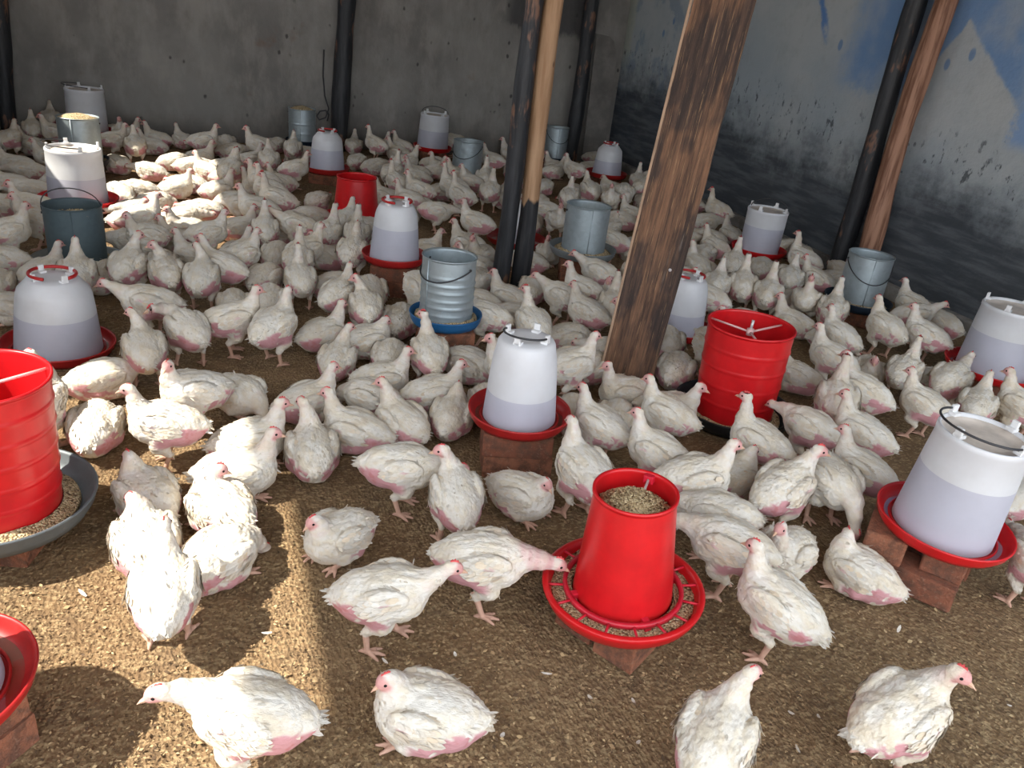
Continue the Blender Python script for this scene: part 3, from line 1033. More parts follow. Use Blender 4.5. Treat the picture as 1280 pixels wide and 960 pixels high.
# --- drinkers
V = math.radians(-22.4)
drinker('A', 650, 510, 0.19, 0.228, 0.262, 0.164, 0.322, 'white domed drinker with a wire handle on bricks in the middle foreground', V + 0.35, (0, -0.02), 'wire', 0.36, 2, 'wire-handled drinker', standyaw=V + 0.12)
drinker('A', 72, 420, 0.06, 0.285, 0.266, 0.172, 0.375, 'white domed drinker with a red ring handle behind the ribbed red feeder at the left', V + 0.3, (0, 0.045), 'ring', 0.52, 0, 'ring-handled drinker at the left', stand_on=False)
drinker('A', 493, 322, 0.165, 0.236, 0.262, 0.158, 0.312, 'white domed drinker with a red tray, behind the ribbed drum with the blue tray', V + 0.2, (0, 0.0), 'ring', 0.60, 2, 'drinker behind the blue-trayed drum', standyaw=V + 0.1)
drinker('A', 409, 207, 0.12, 0.252, 0.265, 0.150, 0.325, 'white domed drinker on a brick, just behind the small smooth red feeder', V + 0.1, (0, 0), 'ring', 0.58, 1, 'drinker behind the small red feeder', standyaw=V)
drinker('B', 531, 184, 0.10, 0.280, 0.300, 0.250, 0.350, 'straight white bucket drinker near the middle of the back wall', V, (0.0, 0.02), 'up', 0.55, 1, 'bucket drinker by the back wall', pos=(1.87, 7.10))
drinker('A', 758, 217, 0.10, 0.255, 0.252, 0.150, 0.360, 'white domed drinker with a red ring in the far corner by the tarred wall', V + 0.2, (0, 0), 'ring', 0.5, 1, 'drinker in the far corner')
drinker('B', 948, 312, 0.10, 0.246, 0.270, 0.246, 0.345, 'white bucket drinker by the right wall, right of the timber plank', V + 0.1, (0, 0.0), 'up', 0.62, 1, 'bucket drinker by the right wall')
drinker('B', 1180, 650, 0.185, 0.258, 0.298, 0.222, 0.352, 'large white bucket drinker in a bright red tray at the lower right', V - 0.35, (0.02, 0.03), 'wire', 0.62, 2, 'big bucket drinker at the lower right', standyaw=V - 0.55, bricks=[(-0.115, -0.035, 1, 0.05, 'upper brick jutting out leftmost under'), (0.035, 0.0, 1, 0.02, 'upper right brick under'), (-0.02, -0.085, 0, 1.55, 'brick with dark core holes under'), (0.0, 0.10, 0, 1.6, 'brick hidden low behind under')])
drinker('B', 1242, 455, 0.12, 0.296, 0.300, 0.262, 0.400, 'white bucket drinker in a red tray cut by the right edge of the photo', V, (0, 0.0), 'none', 0.6, 1, 'bucket drinker at the right edge')
drinker('B', 98, 245, 0.12, 0.296, 0.290, 0.268, 0.405, 'sunlit white bucket drinker standing behind the dark blue-grey drum', V, (0, 0.01), 'wire', 0.5, 1, 'sunlit bucket drinker')
drinker('B', 110, 160, 0.12, 0.285, 0.320, 0.268, 0.365, 'shaded white bucket drinker farthest back at the left', V, (0, 0.01), 'wire', 0.1, 1, 'shaded bucket drinker at the back')
drinker('A', 851, 397, 0.08, 0.230, 0.262, 0.158, 0.325, 'white drinker mostly hidden behind the broad timber plank', V, (0, 0), 'ring', 0.4, 0, 'drinker behind the plank', stand_on=False)
drinker('A', 646, 288, 0.08, 0.225, 0.240, 0.150, 0.375, 'drinker hidden behind the pair of poles, only its red tray showing', V, (0, 0), 'none', 0.4, 0, 'drinker behind the poles', stand_on=False)
drinker('A', -98, 864, 0.17, 0.235, 0.165, 0.160, 0.345, 'drinker whose red tray is cut by the lower left edge of the photo', V, (0, 0), 'ring', 0.5, 2, 'red tray at the lower left edge', standyaw=V + 1.2)  # tank is out of view, made short to shorten its shadow

# --- red feeders
red_feeder(781, 727, 0.135, 0.116, 0.091, 0.268, 0.378, 'smooth red tube feeder in a red gridded tray full of pellets, front middle', 'red', V, (0, -0.06), 0, 1, 'gridded red feeder', grid=True, fill=0.86, tray_h=0.058, pell=900, standyaw=V + 0.9)
red_feeder(920, 496, 0.085, 0.144, 0.153, 0.345, 0.440, 'ribbed red tube feeder in a black tray, right of the timber plank', 'blacktray', V, (0, -0.03), 4, 0, 'ribbed red feeder in the black tray', spider=0.5, tray_h=0.055, pell=200)
red_feeder(-4, 618, 0.125, 0.134, 0.142, 0.335, 0.430, 'ribbed red tube feeder in a grey pan cut by the left edge of the photo', 'darkpan', V, (0, 0.03), 5, 1, 'ribbed red feeder at the left edge', spider=0.9, tray_h=0.055, pell=200, standyaw=V + 0.1)
red_feeder(445, 268, 0.06, 0.140, 0.116, 0.262, 0.40, 'small smooth red feeder with a red tray among the far chickens', 'red', V, (0, 0), 0, 0, 'small red feeder', tray_h=0.05)

# --- metal drum feeders
metal_feeder(557, 395, 0.178, 0.208, 0.245, 0.290, 'ribbed galvanised drum feeder in a bright blue tray on bricks', 'bluetray', 'galv', V - 0.9, (0, -0.01), 6, 'slant', 2, 'blue-trayed drum', standyaw=V + 0.2)
metal_feeder(728, 312, 0.178, 0.232, 0.240, 0.365, 'smooth galvanised drum feeder in a grey pan on bricks, left of the timber plank', 'pan', 'galv', V, (0, 0), 0, None, 2, 'drum in the grey pan', full='in', standyaw=V)
metal_feeder(1075, 366, 0.15, 0.225, 0.255, 0.350, 'galvanised drum with a hanging wire handle in a navy tray by the right wall', 'navytray', 'galv', V - 0.3, (0, 0), 0, 'down', 1, 'navy-trayed drum', standyaw=V - 0.6)
metal_feeder(98, 318, 0.06, 0.240, 0.260, 0.400, 'dark blue-grey steel drum feeder with a raised wire loop, at the left', 'pan', 'galvdark', V + 0.3, (0, 0.0), 0, 'up', 0, 'dark blue-grey drum', full='in')
metal_feeder(376, 170, 0.13, 0.218, 0.262, 0.275, 'galvanised drum feeder heaped with feed against the back wall', 'navytray', 'galv', V, (0, 0), 2, None, 1, 'drum heaped with feed', full='heap', pos=(0.72, 7.02))
metal_feeder(583, 212, 0.06, 0.240, 0.262, 0.270, 'dented galvanised drum feeder with a wire handle, left of the pair of poles', 'pan', 'galv', V - 0.6, (0, 0), 0, 'down', 0, 'dented drum', full='in', dent=0.016)
metal_feeder(691, 187, 0.12, 0.205, 0.275, 0.300, 'narrow galvanised drum feeder near the far corner, right of the poles', 'navytray', 'galv', V, (0, 0), 0, 'down', 1, 'narrow drum near the corner', full='in', pos=(2.98, 6.88))
metal_feeder(103, 197, 0.12, 0.245, 0.270, 0.320, 'galvanised drum feeder full of pale feed, behind the sunlit bucket drinker', 'blacktray', 'galv', V, (0, 0), 0, None, 1, 'feed-filled drum at the back left', full='heap')
for (bx, by, br) in [(1.35, 3.6, .06), (1.42, 3.56, .065), (1.52, 2.44, .1), (3.05, 7.2, .1), (3.83, 3.9, .1)]:
    OBST.append((bx, by, br))
LAND += [('timber plank', 1.52, 2.44), ('pair of poles', 1.38, 3.58), ('black pole at the back wall', 1.19, 7.2), ('far corner', 3.5, 7.1), ('brown peeled pole', 3.65, 3.2)]
# ------------------------------------------------------------------ chickens: body grown from a distance field into ONE continuous mesh
_nt = np.random.default_rng(11).random((24, 24, 24))


def vnoise(p, scale, seed=0):
    q = np.asarray(p) * scale + seed * 7.31 + 100.0
    i = np.floor(q).astype(int)
    f = q - i
    f = f * f * (3 - 2 * f)
    r = 0
    for dx in (0, 1):
        for dy in (0, 1):
            for dz in (0, 1):
                w = (f[:, 0] if dx else 1 - f[:, 0]) * (f[:, 1] if dy else 1 - f[:, 1]) * (f[:, 2] if dz else 1 - f[:, 2])
                r = r + w * _nt[(i[:, 0] + dx) % 24, (i[:, 1] + dy) % 24, (i[:, 2] + dz) % 24]
    return r


def fbm(p, scale, seed=0):
    return 0.6 * vnoise(p, scale, seed) + 0.3 * vnoise(p, scale * 2.1, seed + 3) + 0.1 * vnoise(p, scale * 4.3, seed + 5)


def sd_cone(p, a, b, ra, rb):
    a = np.array(a, np.float32); b = np.array(b, np.float32)
    ab = b - a
    h = np.clip(((p - a) @ ab) / max(float(ab @ ab), 1e-9), 0, 1)
    d = p - a - h[..., None] * ab
    return np.sqrt((d * d).sum(-1)) - (ra + (rb - ra) * h)


def sd_ell(p, c, r, R=None):
    q = p - np.array(c, np.float32)
    if R is not None: q = q @ R
    r = np.array(r, np.float32)
    k0 = np.sqrt(((q / r) ** 2).sum(-1))
    k1 = np.sqrt(((q / (r * r)) ** 2).sum(-1)) + 1e-6
    return k0 * (k0 - 1.0) / k1


def smin(a, b, k):
    h = np.clip(0.5 + 0.5 * (b - a) / k, 0, 1)
    return b + (a - b) * h - k * h * (1 - h)


def ry(deg):        # nose-up positive
    a = math.radians(deg)
    return np.array([[math.cos(a), 0, -math.sin(a)], [0, 1, 0], [math.sin(a), 0, math.cos(a)]], np.float32)


def rz2(p, c, deg):
    a = math.radians(deg)
    x, y = p[0] - c[0], p[1] - c[1]
    return (c[0] + x * math.cos(a) - y * math.sin(a), c[1] + x * math.sin(a) + y * math.cos(a), p[2])


# neck: three points (x, z, radius) above the base, then head pitch
NECKS = dict(
    u=([(0.094, 0.226, .0360), (0.104, 0.262, .0245), (0.112, 0.298, .0175)], -4),
    a=([(0.088, 0.234, .0350), (0.092, 0.282, .0235), (0.099, 0.326, .0172)], 0),
    w=([(0.116, 0.208, .0360), (0.150, 0.232, .0250), (0.186, 0.252, .0176)], -8),
    l=([(0.128, 0.178, .0370), (0.172, 0.176, .0255), (0.214, 0.168, .0178)], -14),
    p=([(0.132, 0.150, .0370), (0.166, 0.110, .0255), (0.190, 0.066, .0178)], -55),
    t=([(0.086, 0.210, .0400), (0.090, 0.234, .0300), (0.098, 0.256, .0185)], -16),
)


def chicken_def(pose, hy, seed, thin=0.0):
    """primitives of a chicken standing (or sitting, pose begins with s) at the origin and facing +x"""
    rg = random.Random(seed)
    sit = pose[0] == 's'
    nk = NECKS[pose[-1]]
    pit = {'p': -6, 'l': 2}.get(pose[-1], 11) + rg.uniform(-3, 3)
    if sit: pit = 6 + rg.uniform(-3, 3)
    c0 = np.array([0, 0, 0.190 if not sit else 0.088])
    dz = 0.032 if not sit else -0.066
    R = ry(pit)
    T = lambda x, y, z: tuple(c0 + R @ np.array([x, y, z], np.float32))
    wid = 1.0 if not sit else 1.06
    pl = rg.uniform(0.95, 1.05)
    body = [
        ('e', T(0.0, 0, 0.0), (0.120, 0.083 * wid * pl, 0.076), R, .02),
        ('e', T(0.055, 0, -0.010), (0.072, 0.074 * wid * pl, 0.072), R, .03),
        ('e', T(-0.070, 0, 0.002), (0.070, 0.064 * wid * pl, 0.062), R, .03),
        ('e', T(-0.045, 0, -0.036), (0.070, 0.058 * wid, 0.046), R, .03),
        ('e', T(-0.116, 0, 0.004), (0.044, 0.036, 0.034), R @ ry(-10), .02),
    ]
    W = []
    for s in (-1, 1):
        W.append(('e', T(0.012, s * 0.068 * wid, 0.017), (0.078, 0.026, 0.044), R @ ry(5), .003))
    base = T(0.078, 0, 0.020)
    bz = rz2
    N = []
    prev = (0.070, 0.0, base[2] - 0.006); pr = 0.050
    pts = []
    hyw = (0.22, 0.6, 1.0)
    for k, (x, z, r_) in enumerate(nk[0]):
        q = rz2((x, 0, z + dz), (0.070, 0), hy * hyw[k])
        N.append(('c', prev, q, pr, r_, .022 if k == 0 else .012))
        pts.append(q); prev, pr = q, r_
    hp = math.radians(nk[1])
    ha = math.radians(hy * 1.12)
    hd = np.array([math.cos(hp) * math.cos(ha), math.cos(hp) * math.sin(ha), math.sin(hp)])
    hu = np.array([-math.sin(hp) * math.cos(ha), -math.sin(hp) * math.sin(ha), math.cos(hp)])
    hs = np.array([-math.sin(ha), math.cos(ha), 0.0])
    hc = np.array(pts[-1])
    Rh = np.stack([hd, hs, hu], 1).astype(np.float32)
    N.append(('e', tuple(hc + hd * 0.009 + hu * 0.003), (0.0285, 0.0195, 0.0220), Rh, .005))
    N.append(('e', tuple(hc + hd * 0.024 - hu * 0.004), (0.0150, 0.0110, 0.0115), Rh, .006))
    LG = []
    toes = []
    for s in (-1, 1):
        if not sit:
            ph = rg.uniform(-.022, .022) if pose[-1] != 'w' else s * 0.035
            hip = T(0.0, s * 0.048, -0.020)
            knee = (0.022 + ph * 0.4, s * 0.050, 0.118)
            hock = (-0.014 + ph * 0.6, s * 0.049, 0.083)
            foot = (0.006 + ph, s * 0.050, 0.012)
            LG.append(('c', hip, knee, .050, .033, .016))
            LG.append(('c', knee, hock, .031, .0130, .010))
            LG.append(('l', hock, foot, .0105, .0082, .006))
        else:
            hip = T(-0.005, s * 0.050, -0.030)
            LG.append(('c', hip, (0.03, s * 0.058, 0.045), .050, .034, .016))
            foot = (0.062, s * 0.050, 0.010)
            LG.append(('l', (0.0, s * 0.052, 0.014), foot, .010, .0085, .006))
        spl = rg.uniform(-8, 8)
        for k, (an, ln) in enumerate(((0, .052), (33, .045), (-33, .045), (170, .024))):
            a = math.radians(an + spl + s * 6)
            mid = (foot[0] + ln * .55 * math.cos(a), foot[1] + ln * .55 * math.sin(a), 0.0095)
            tip = (foot[0] + ln * math.cos(a), foot[1] + ln * math.sin(a), 0.0052)
            LG.append(('l', (foot[0], foot[1], 0.011), mid, .0072, .0066, .003))
            LG.append(('l', mid, tip, .0064, .0038, .002))
    return dict(body=body, wing=W, neck=N, leg=LG, c0=c0, R=R, hc=hc, hd=hd, hu=hu, hs=hs, sit=sit, wid=wid * pl, pts=pts, pose=pose)


def _ev(p, pr):
    if pr[0] == 'e': return sd_ell(p, pr[1], pr[2], pr[3])
    return sd_cone(p, pr[1], pr[2], pr[3], pr[4])


def field(p, D, groups=('body', 'neck', 'wing', 'leg')):
    d = None
    for g in groups:
        for pr in D[g]:
            e = _ev(p, pr)
            d = e if d is None else smin(d, e, pr[-1])
    return d


def surface_nets(S, org, h):
    neg = S < 0
    nx, ny, nz = S.shape
    cnt = np.zeros((nx - 1, ny - 1, nz - 1), np.int8)
    for dx in (0, 1):
        for dy in (0, 1):
            for dz in (0, 1):
                cnt += neg[dx:nx - 1 + dx, dy:ny - 1 + dy, dz:nz - 1 + dz]
    act = (cnt > 0) & (cnt < 8)
    idx = -np.ones(act.shape, np.int64)
    I, J, K = np.nonzero(act)
    idx[I, J, K] = np.arange(len(I))
    acc = np.zeros((len(I), 3)); num = np.zeros(len(I))
    cs = [(a, b, c) for a in (0, 1) for b in (0, 1) for c in (0, 1)]
    for a in cs:
        for ax in range(3):
            if a[ax] == 1: continue
            b = list(a); b[ax] = 1
            va = S[I + a[0], J + a[1], K + a[2]]; vb = S[I + b[0], J + b[1], K + b[2]]
            m = (va < 0) != (vb < 0)
            t = np.where(m, va / np.where(m, va - vb, 1), 0)
            pt = np.array(a, float)[None, :].repeat(len(I), 0)
            pt[:, ax] += t
            acc[m] += pt[m]; num[m] += 1
    V = (np.stack([I, J, K], 1) + acc / num[:, None]) * h + org
    Fs = []
    for ax in range(3):
        o1, o2 = [(1, 2), (2, 0), (0, 1)][ax]
        sl0 = [slice(None)] * 3; sl1 = [slice(None)] * 3
        sl0[ax] = slice(0, -1); sl1[ax] = slice(1, None)
        A, B_ = neg[tuple(sl0)], neg[tuple(sl1)]
        ch = A != B_
        i, j, k = np.nonzero(ch)
        q = np.stack([i, j, k], 1)
        ok = (q[:, o1] > 0) & (q[:, o2] > 0) & (q[:, o1] < S.shape[o1] - 1) & (q[:, o2] < S.shape[o2] - 1)
        q = q[ok]
        flip = A[q[:, 0], q[:, 1], q[:, 2]]
        c = []
        for s1, s2 in ((-1, -1), (0, -1), (0, 0), (-1, 0)):
            r = q.copy(); r[:, o1] += s1; r[:, o2] += s2
            c.append(idx[r[:, 0], r[:, 1], r[:, 2]])
        f = np.stack(c, 1)
        f[~flip] = f[~flip][:, ::-1]
        Fs.append(f)
    return V, np.concatenate(Fs)


WHITE = np.array([0.77, 0.735, 0.675]); CREAM = np.array([0.68, 0.58, 0.41])
PINK = np.array([0.60, 0.31, 0.33]); FACE = np.array([0.68, 0.36, 0.34]); LEGC = np.array([0.60, 0.37, 0.28])
COMB = np.array([0.66, 0.10, 0.10]); BEAK = np.array([0.72, 0.46, 0.33]); RAW = np.array([0.52, 0.17, 0.17])


def st(x, a, b):
    t = np.clip((x - a) / (b - a), 0, 1)
    return t * t * (3 - 2 * t)


def chicken_mesh(pose, hy, seed, h, nf, bare=0.6, barenk=0.0):
    """returns body arrays and the separate feathery parts"""
    D = chicken_def(pose, hy, seed)
    rg = np.random.default_rng(seed + 5)
    lo = np.array([-0.21, -0.13, -0.004]); hi = np.array([0.26, 0.13, 0.375])
    n = np.ceil((hi - lo) / h).astype(int) + 1
    ax = [lo[i] + h * np.arange(n[i]) for i in range(3)]
    P = np.stack(np.meshgrid(*ax, indexing='ij'), -1).astype(np.float32)
    S = field(P, D)
    V, Fc = surface_nets(S, lo, h)
    e = 0.0015
    V32 = V.astype(np.float32)

    def grad(p):
        g = np.stack([field(p + np.eye(3, dtype=np.float32)[i] * e, D) - field(p - np.eye(3, dtype=np.float32)[i] * e, D) for i in range(3)], 1)
        return g / (np.linalg.norm(g, axis=1, keepdims=True) + 1e-9)
    N = grad(V32)
    dl = np.min([_ev(V32, q) for q in D['leg'] if q[0] == 'l'], axis=0)
    db = np.min([_ev(V32, q) for g in ('body', 'wing', 'neck') for q in D[g]] + [_ev(V32, q) for q in D['leg'] if q[0] == 'c'], axis=0)
    dh = np.min([_ev(V32, q) for q in D['neck'][-2:]], axis=0)
    dn = np.min([_ev(V32, q) for q in D['neck'][:-2]], axis=0)
    legm = st(db - dl, -0.001, 0.004)
    q = (V - D['c0']) @ D['R']            # body frame
    hq = (V - D['hc'])
    hx, hz = hq @ D['hd'], hq @ D['hu']
    headm = st(0.012 - dh, 0.0, 0.010) * st(hx, -0.014, 0.002)
    facem = headm * st(hx + 0.35 * (0.010 - hz), 0.004, 0.018)
    nz = fbm(q, 34, seed)
    nz2 = fbm(q * np.array([0.5, 1.3, 1.3]), 60, seed + 9)
    ay = np.abs(q[:, 1])
    edge = -0.010 + 0.40 * np.clip(-q[:, 0] - 0.035, 0, 0.09) - 0.015 * (q[:, 0] > 0)
    fl = st(ay, 0.034, 0.046) * st(edge - q[:, 2], -0.004, 0.006) * st(q[:, 2], -0.080, -0.056) * st(-q[:, 0], -0.040, -0.005) * st(0.125 + q[:, 0], 0.0, 0.015)
    rear = st(-q[:, 0], 0.060, 0.09) * st(ay, 0.016, 0.024) * st(q[:, 2], -0.058, -0.036) * st(0.016 - q[:, 2], 0.0, 0.012)
    ov_ = np.sqrt(((q[:, 0] + 0.070) / 0.044) ** 2 + ((q[:, 2] + 0.010 + 0.25 * (q[:, 0] + 0.07)) / 0.034) ** 2)
    oval = st(1.0 - ov_, -0.05, 0.18) * st(ay, 0.026, 0.036)
    fl = np.maximum(fl, oval)
    pk = np.clip(np.maximum(fl, rear), 0, 1) * st(nz, 0.62 - 0.42 * bare, 0.70 - 0.42 * bare)
    sp = np.zeros(len(V))
    if bare > 0.5:
        for s in (-1, 1):
            c = np.array([0.035 + 0.01 * s, s * 0.088, 0.022])
            sp = np.maximum(sp, st(0.016 - np.linalg.norm(q - c, axis=1), -0.006, 0.006) * 0.75)
    notleg = 1 - legm
    C = WHITE[None] * (0.93 + 0.10 * nz[:, None])
    cr = st(nz2, 0.42, 0.72) * 0.50 + 0.12 * st(-q[:, 2], 0.02, 0.06)
    C = C * (1 - cr[:, None]) + CREAM * cr[:, None]
    raw = st(fbm(q, 55, seed + 2), 0.52, 0.68)[:, None] * 0.55 * (rear[:, None])
    pc = PINK * (1 - raw) + RAW * raw
    C = C * (1 - pk[:, None]) + pc * pk[:, None]
    C = C * (1 - sp[:, None]) + np.array([0.66, 0.43, 0.43]) * sp[:, None]
    nm = st(0.006 - dn, 0, 0.006) * st(db - dn + 0.004, 0, 0.004) * (1 - headm)
    nkp = nm * (0.10 + 0.25 * st(nz, 0.5, 0.7)) + nm * barenk
    nkp = np.clip(nkp, 0, 0.9)
    C = C * (1 - nkp[:, None]) + np.array([0.66, 0.41, 0.40]) * nkp[:, None]
    fm = np.clip(facem * 0.85 + headm * 0.16, 0, 1)
    C = C * (1 - fm[:, None]) + FACE * fm[:, None]
    C = C * (1 - legm[:, None]) + LEGC * (0.85 + 0.3 * nz[:, None]) * legm[:, None]
    # ruffle the feathered surface
    soft = notleg * (1 - headm) * (1 - 0.8 * pk) * (1 - 0.6 * nm)
    scal = np.abs(np.sin(q[:, 0] * 150 + 2.2 * np.sin(q[:, 1] * 90) + 3.0 * nz)) - 0.5
    V = V + N * (soft * ((nz - 0.5) * 0.009 + (nz2 - 0.5) * 0.008 + scal * 0.0013))[:, None]
    V[:, 2] = np.maximum(V[:, 2], 0.0008)
    out = dict(V=V, F=Fc, C=C, D=D)
    # --- feathers lying on the coat
    Rm = D['R'].astype(float)
    tailw = Rm @ np.array([-1.0, 0, -0.20])
    cand = np.nonzero((soft > 0.55) & (pk < 0.25) & (dh > 0.012) & (V[:, 2] > 0.03))[0]
    sets = dict(plumage=[], wingL=[], wingR=[], tail=[])

    def strand(pos, nrm, dr, ln, wd, lift, col, curl):
        return (pos, nrm, dr, ln, wd, lift, col, curl)
    if nf and len(cand):
        pick = rg.choice(cand, min(nf, len(cand)), replace=False)
        for i in pick:
            nr = N[i]
            if nm[i] > 0.5:
                dr = np.array([-0.3, 0, -1.0])
                ln = rg.uniform(0.010, 0.017); wd = 0.006
            else:
                dr = tailw + rg.normal(0, 0.22, 3)
                ln = rg.uniform(0.016, 0.028) if q[i, 2] > -0.02 else rg.uniform(0.012, 0.020)
                wd = ln * rg.uniform(0.32, 0.5)
            wild = rg.random() < 0.09
            sets['plumage'].append(strand(V[i] - nr * 0.002, nr, dr, ln, wd * (0.6 if wild else 1), rg.uniform(0.05, 0.12) + (0.5 if wild else 0), C[i] * rg.uniform(0.87, 1.05), rg.uniform(0.0, 0.25)))
    # wings: rows of coverts and a lower fringe of flight feathers
    if nf:
        for s, key in ((1, 'wingL'), (-1, 'wingR')):
            rows = [(0.048, 7, .028, .016, 0.062), (0.034, 8, .031, .017, 0.074), (0.018, 9, .034, .017, 0.083), (0.004, 9, .037, .016, 0.087), (-0.006, 10, .040, .014, 0.086)]
            for ri, (zz, m, ln, wd, yy) in enumerate(rows):
                for k in range(m):
                    x = 0.066 - 0.098 * k / (m - 1) + rg.uniform(-.006, .006)
                    yb = yy * D['wid'] * (1 - 0.9 * max(0, -x - 0.03) ** 1 * 2.2)
                    b = np.array([x, s * yb, zz - 0.010 * (x < -0.05) + rg.uniform(-.003, .003)])
                    pos = D['c0'] + Rm @ b
                    dr = Rm @ np.array([-1.0, s * -0.10, -0.14 + 0.035 * ri])
                    pc_ = (WHITE * rg.uniform(0.84, 1.05)) * (1 - 0.30 * rg.random() ** 2 * np.array([0.1, .5, 1.0]))
                    sets[key].append((pos, None, dr, ln * rg.uniform(.85, 1.15), wd, 0.075, pc_, 0.10))
            # push the roots onto the coat
            pp = np.array([f_[0] for f_ in sets[key]])
            for _ in range(3):
                dd = field(pp.astype(np.float32), D)
                g_ = grad(pp.astype(np.float32))
                pp = pp - g_ * (dd - 0.0015)[:, None]
            sets[key] = [(pp[i_], g_[i_]) + f_[2:] for i_, f_ in enumerate(sets[key])]
        for k in range(16):
            a = rg.uniform(-1, 1)
            pos = D['c0'] + Rm @ np.array([-0.138 + 0.02 * rg.random(), a * 0.022, 0.012 + 0.014 * rg.uniform(-1, 1)])
            dr = Rm @ np.array([-1.0, a * 0.38, 0.10 + rg.uniform(-.25, .16)])
            sets['tail'].append(strand(pos, Rm @ np.array([0, a * 0.3, 1.0]), dr, rg.uniform(.026, .044), .013, 0.03, WHITE * rg.uniform(.92, 1.05), -0.15))
    out['sets'] = sets
    return out


def feather_arrays(fs):
    """thin leaf-shaped feathers: 7 points each"""
    if not fs: return np.zeros((0, 3)), [], np.zeros((0, 3))
    pos = np.array([f[0] for f in fs]); nr = np.array([f[1] for f in fs]); dr = np.array([f[2] for f in fs])
    ln = np.array([f[3] for f in fs])[:, None]; wd = np.array([f[4] for f in fs])[:, None]; lf = np.array([f[5] for f in fs])[:, None]
    col = np.array([f[6] for f in fs]); cu = np.array([f[7] for f in fs])[:, None]
    dr = dr - nr * (dr * nr).sum(1, keepdims=True)
    dr = dr / (np.linalg.norm(dr, axis=1, keepdims=True) + 1e-9)
    sd_ = np.cross(nr, dr)
    rows = []
    for t, w in ((0.0, 0.45), (0.40, 1.0), (0.78, 0.80)):
        c = pos + dr * ln * t + nr * ln * (lf * t - cu * t * t * 0.5)
        for s in (-1, 1):
            rows.append(c + sd_ * wd * 0.5 * w * s - nr * 0.0012 * w)
    rows.append(pos + dr * ln + nr * ln * (lf - cu * 0.5))
    V = np.stack(rows, 1).reshape(-1, 3)
    k = np.arange(len(fs)) * 7
    F = [(a, a + 1, a + 3, a + 2) for a in k] + [(a + 2, a + 3, a + 5, a + 4) for a in k] + [(a + 4, a + 5, a + 6) for a in k]
    return V, F, np.repeat(col, 7, 0)


def head_bits(D, seed, low=False):
    """beak, comb and eyes as small separate meshes (vertices, faces, colour)"""
    hc, hd, hu, hs = D['hc'], D['hd'], D['hu'], D['hs']
    T = lambda x, y, z: hc + hd * x + hs * y + hu * z
    rg = random.Random(seed)
    res = {}
    # beak: two rounded mandibles
    b = MB()
    n = 8
    for (r0, zoff, L, drop) in ((0.0080, 0.0005, 0.028, 0.010), (0.0056, -0.0058, 0.020, 0.004)):
        v, f = [], []
        secs = 4
        for i in range(secs):
            t = i / (secs - 1)
            rr_ = r0 * (1 - t) ** 0.7 + 0.0009
            for k in range(n):
                a = 2 * math.pi * k / n
                v.append(T(0.027 + L * t, rr_ * 0.85 * math.cos(a), -0.003 + zoff - drop * t * t + rr_ * 0.8 * math.sin(a)))
        for i in range(secs - 1):
            for k in range(n):
                k2 = (k + 1) % n
                f.append((i * n + k, i * n + k2, (i + 1) * n + k2, (i + 1) * n + k))
        f.append(tuple((secs - 1) * n + k for k in range(n)))
        b.add(v, f)
    res['beak'] = (b, BEAK)
    # comb: low saw-toothed ridge with thickness
    c = MB()
    m = 9
    hgt = rg.uniform(0.006, 0.014)
    v, f = [], []
    for i in range(m):
        t = i / (m - 1)
        x = -0.004 + 0.034 * t
        zb = 0.0235 - 0.0135 * t * t
        zt = zb + hgt * math.sin(math.pi * (0.08 + 0.84 * t)) * (1.0 if i % 2 else 0.55)
        v += [T(x, -0.0028, zb - 0.003), T(x, 0.0028, zb - 0.003), T(x, 0.0012, zt), T(x, -0.0012, zt)]
    for i in range(m - 1):
        a = i * 4
        for k in range(4):
            k2 = (k + 1) % 4
            f.append((a + k, a + k2, a + 4 + k2, a + 4 + k))
    f += [(3, 2, 1, 0), tuple((m - 1) * 4 + k for k in range(4))]
    c.add(v, f)
    # wattles under the beak
    res['comb'] = (c, COMB)
    for key, s in (('eyeL', 1), ('eyeR', -1)):
        e = MB()
        ctr = T(0.0185, s * 0.0150, 0.0055)
        for _ in range(4):
            ctr = ctr - hs * s * float(field(ctr[None].astype(np.float32), D, ('neck',))[0])
        ctr = ctr - hs * s * 0.0012
        v, f = [ctr + hs * s * 0.0034], []
        for j, (rr_, o_) in enumerate(((0.0034, 0.0024), (0.0050, 0.0))):
            for k in range(8):
                a = 2 * math.pi * k / 8
                v.append(ctr + hd * rr_ * math.cos(a) + hu * rr_ * math.sin(a) + hs * s * (o_ - 0.0005))
        for k in range(8):
            k2 = (k + 1) % 8
            tri = (0, 1 + k, 1 + k2) if s < 0 else (0, 1 + k2, 1 + k)
            f.append(tri)
            qd = (1 + k, 9 + k, 9 + k2, 1 + k2)
            f.append(qd if s < 0 else tuple(reversed(qd)))
        e.add(v, f)
        res[key] = (e, np.array([0.012, 0.010, 0.010]))
    return res


def np_mesh(name, V, F, C, smooth=True):
    me = bpy.data.meshes.new(name)
    V = np.asarray(V, float)
    me.from_pydata(V.tolist(), [], F.tolist() if isinstance(F, np.ndarray) else F)
    ca = me.color_attributes.new('Col', 'FLOAT_COLOR', 'POINT')
    c4 = np.ones((len(V), 4)); c4[:, :3] = np.clip(C, 0, 1)
    ca.data.foreach_set('color', c4.ravel())
    me.polygons.foreach_set('use_smooth', [smooth] * len(me.polygons))
    me.materials.append(M['chicken'])
    me.update()
    return me


CACHE = {}


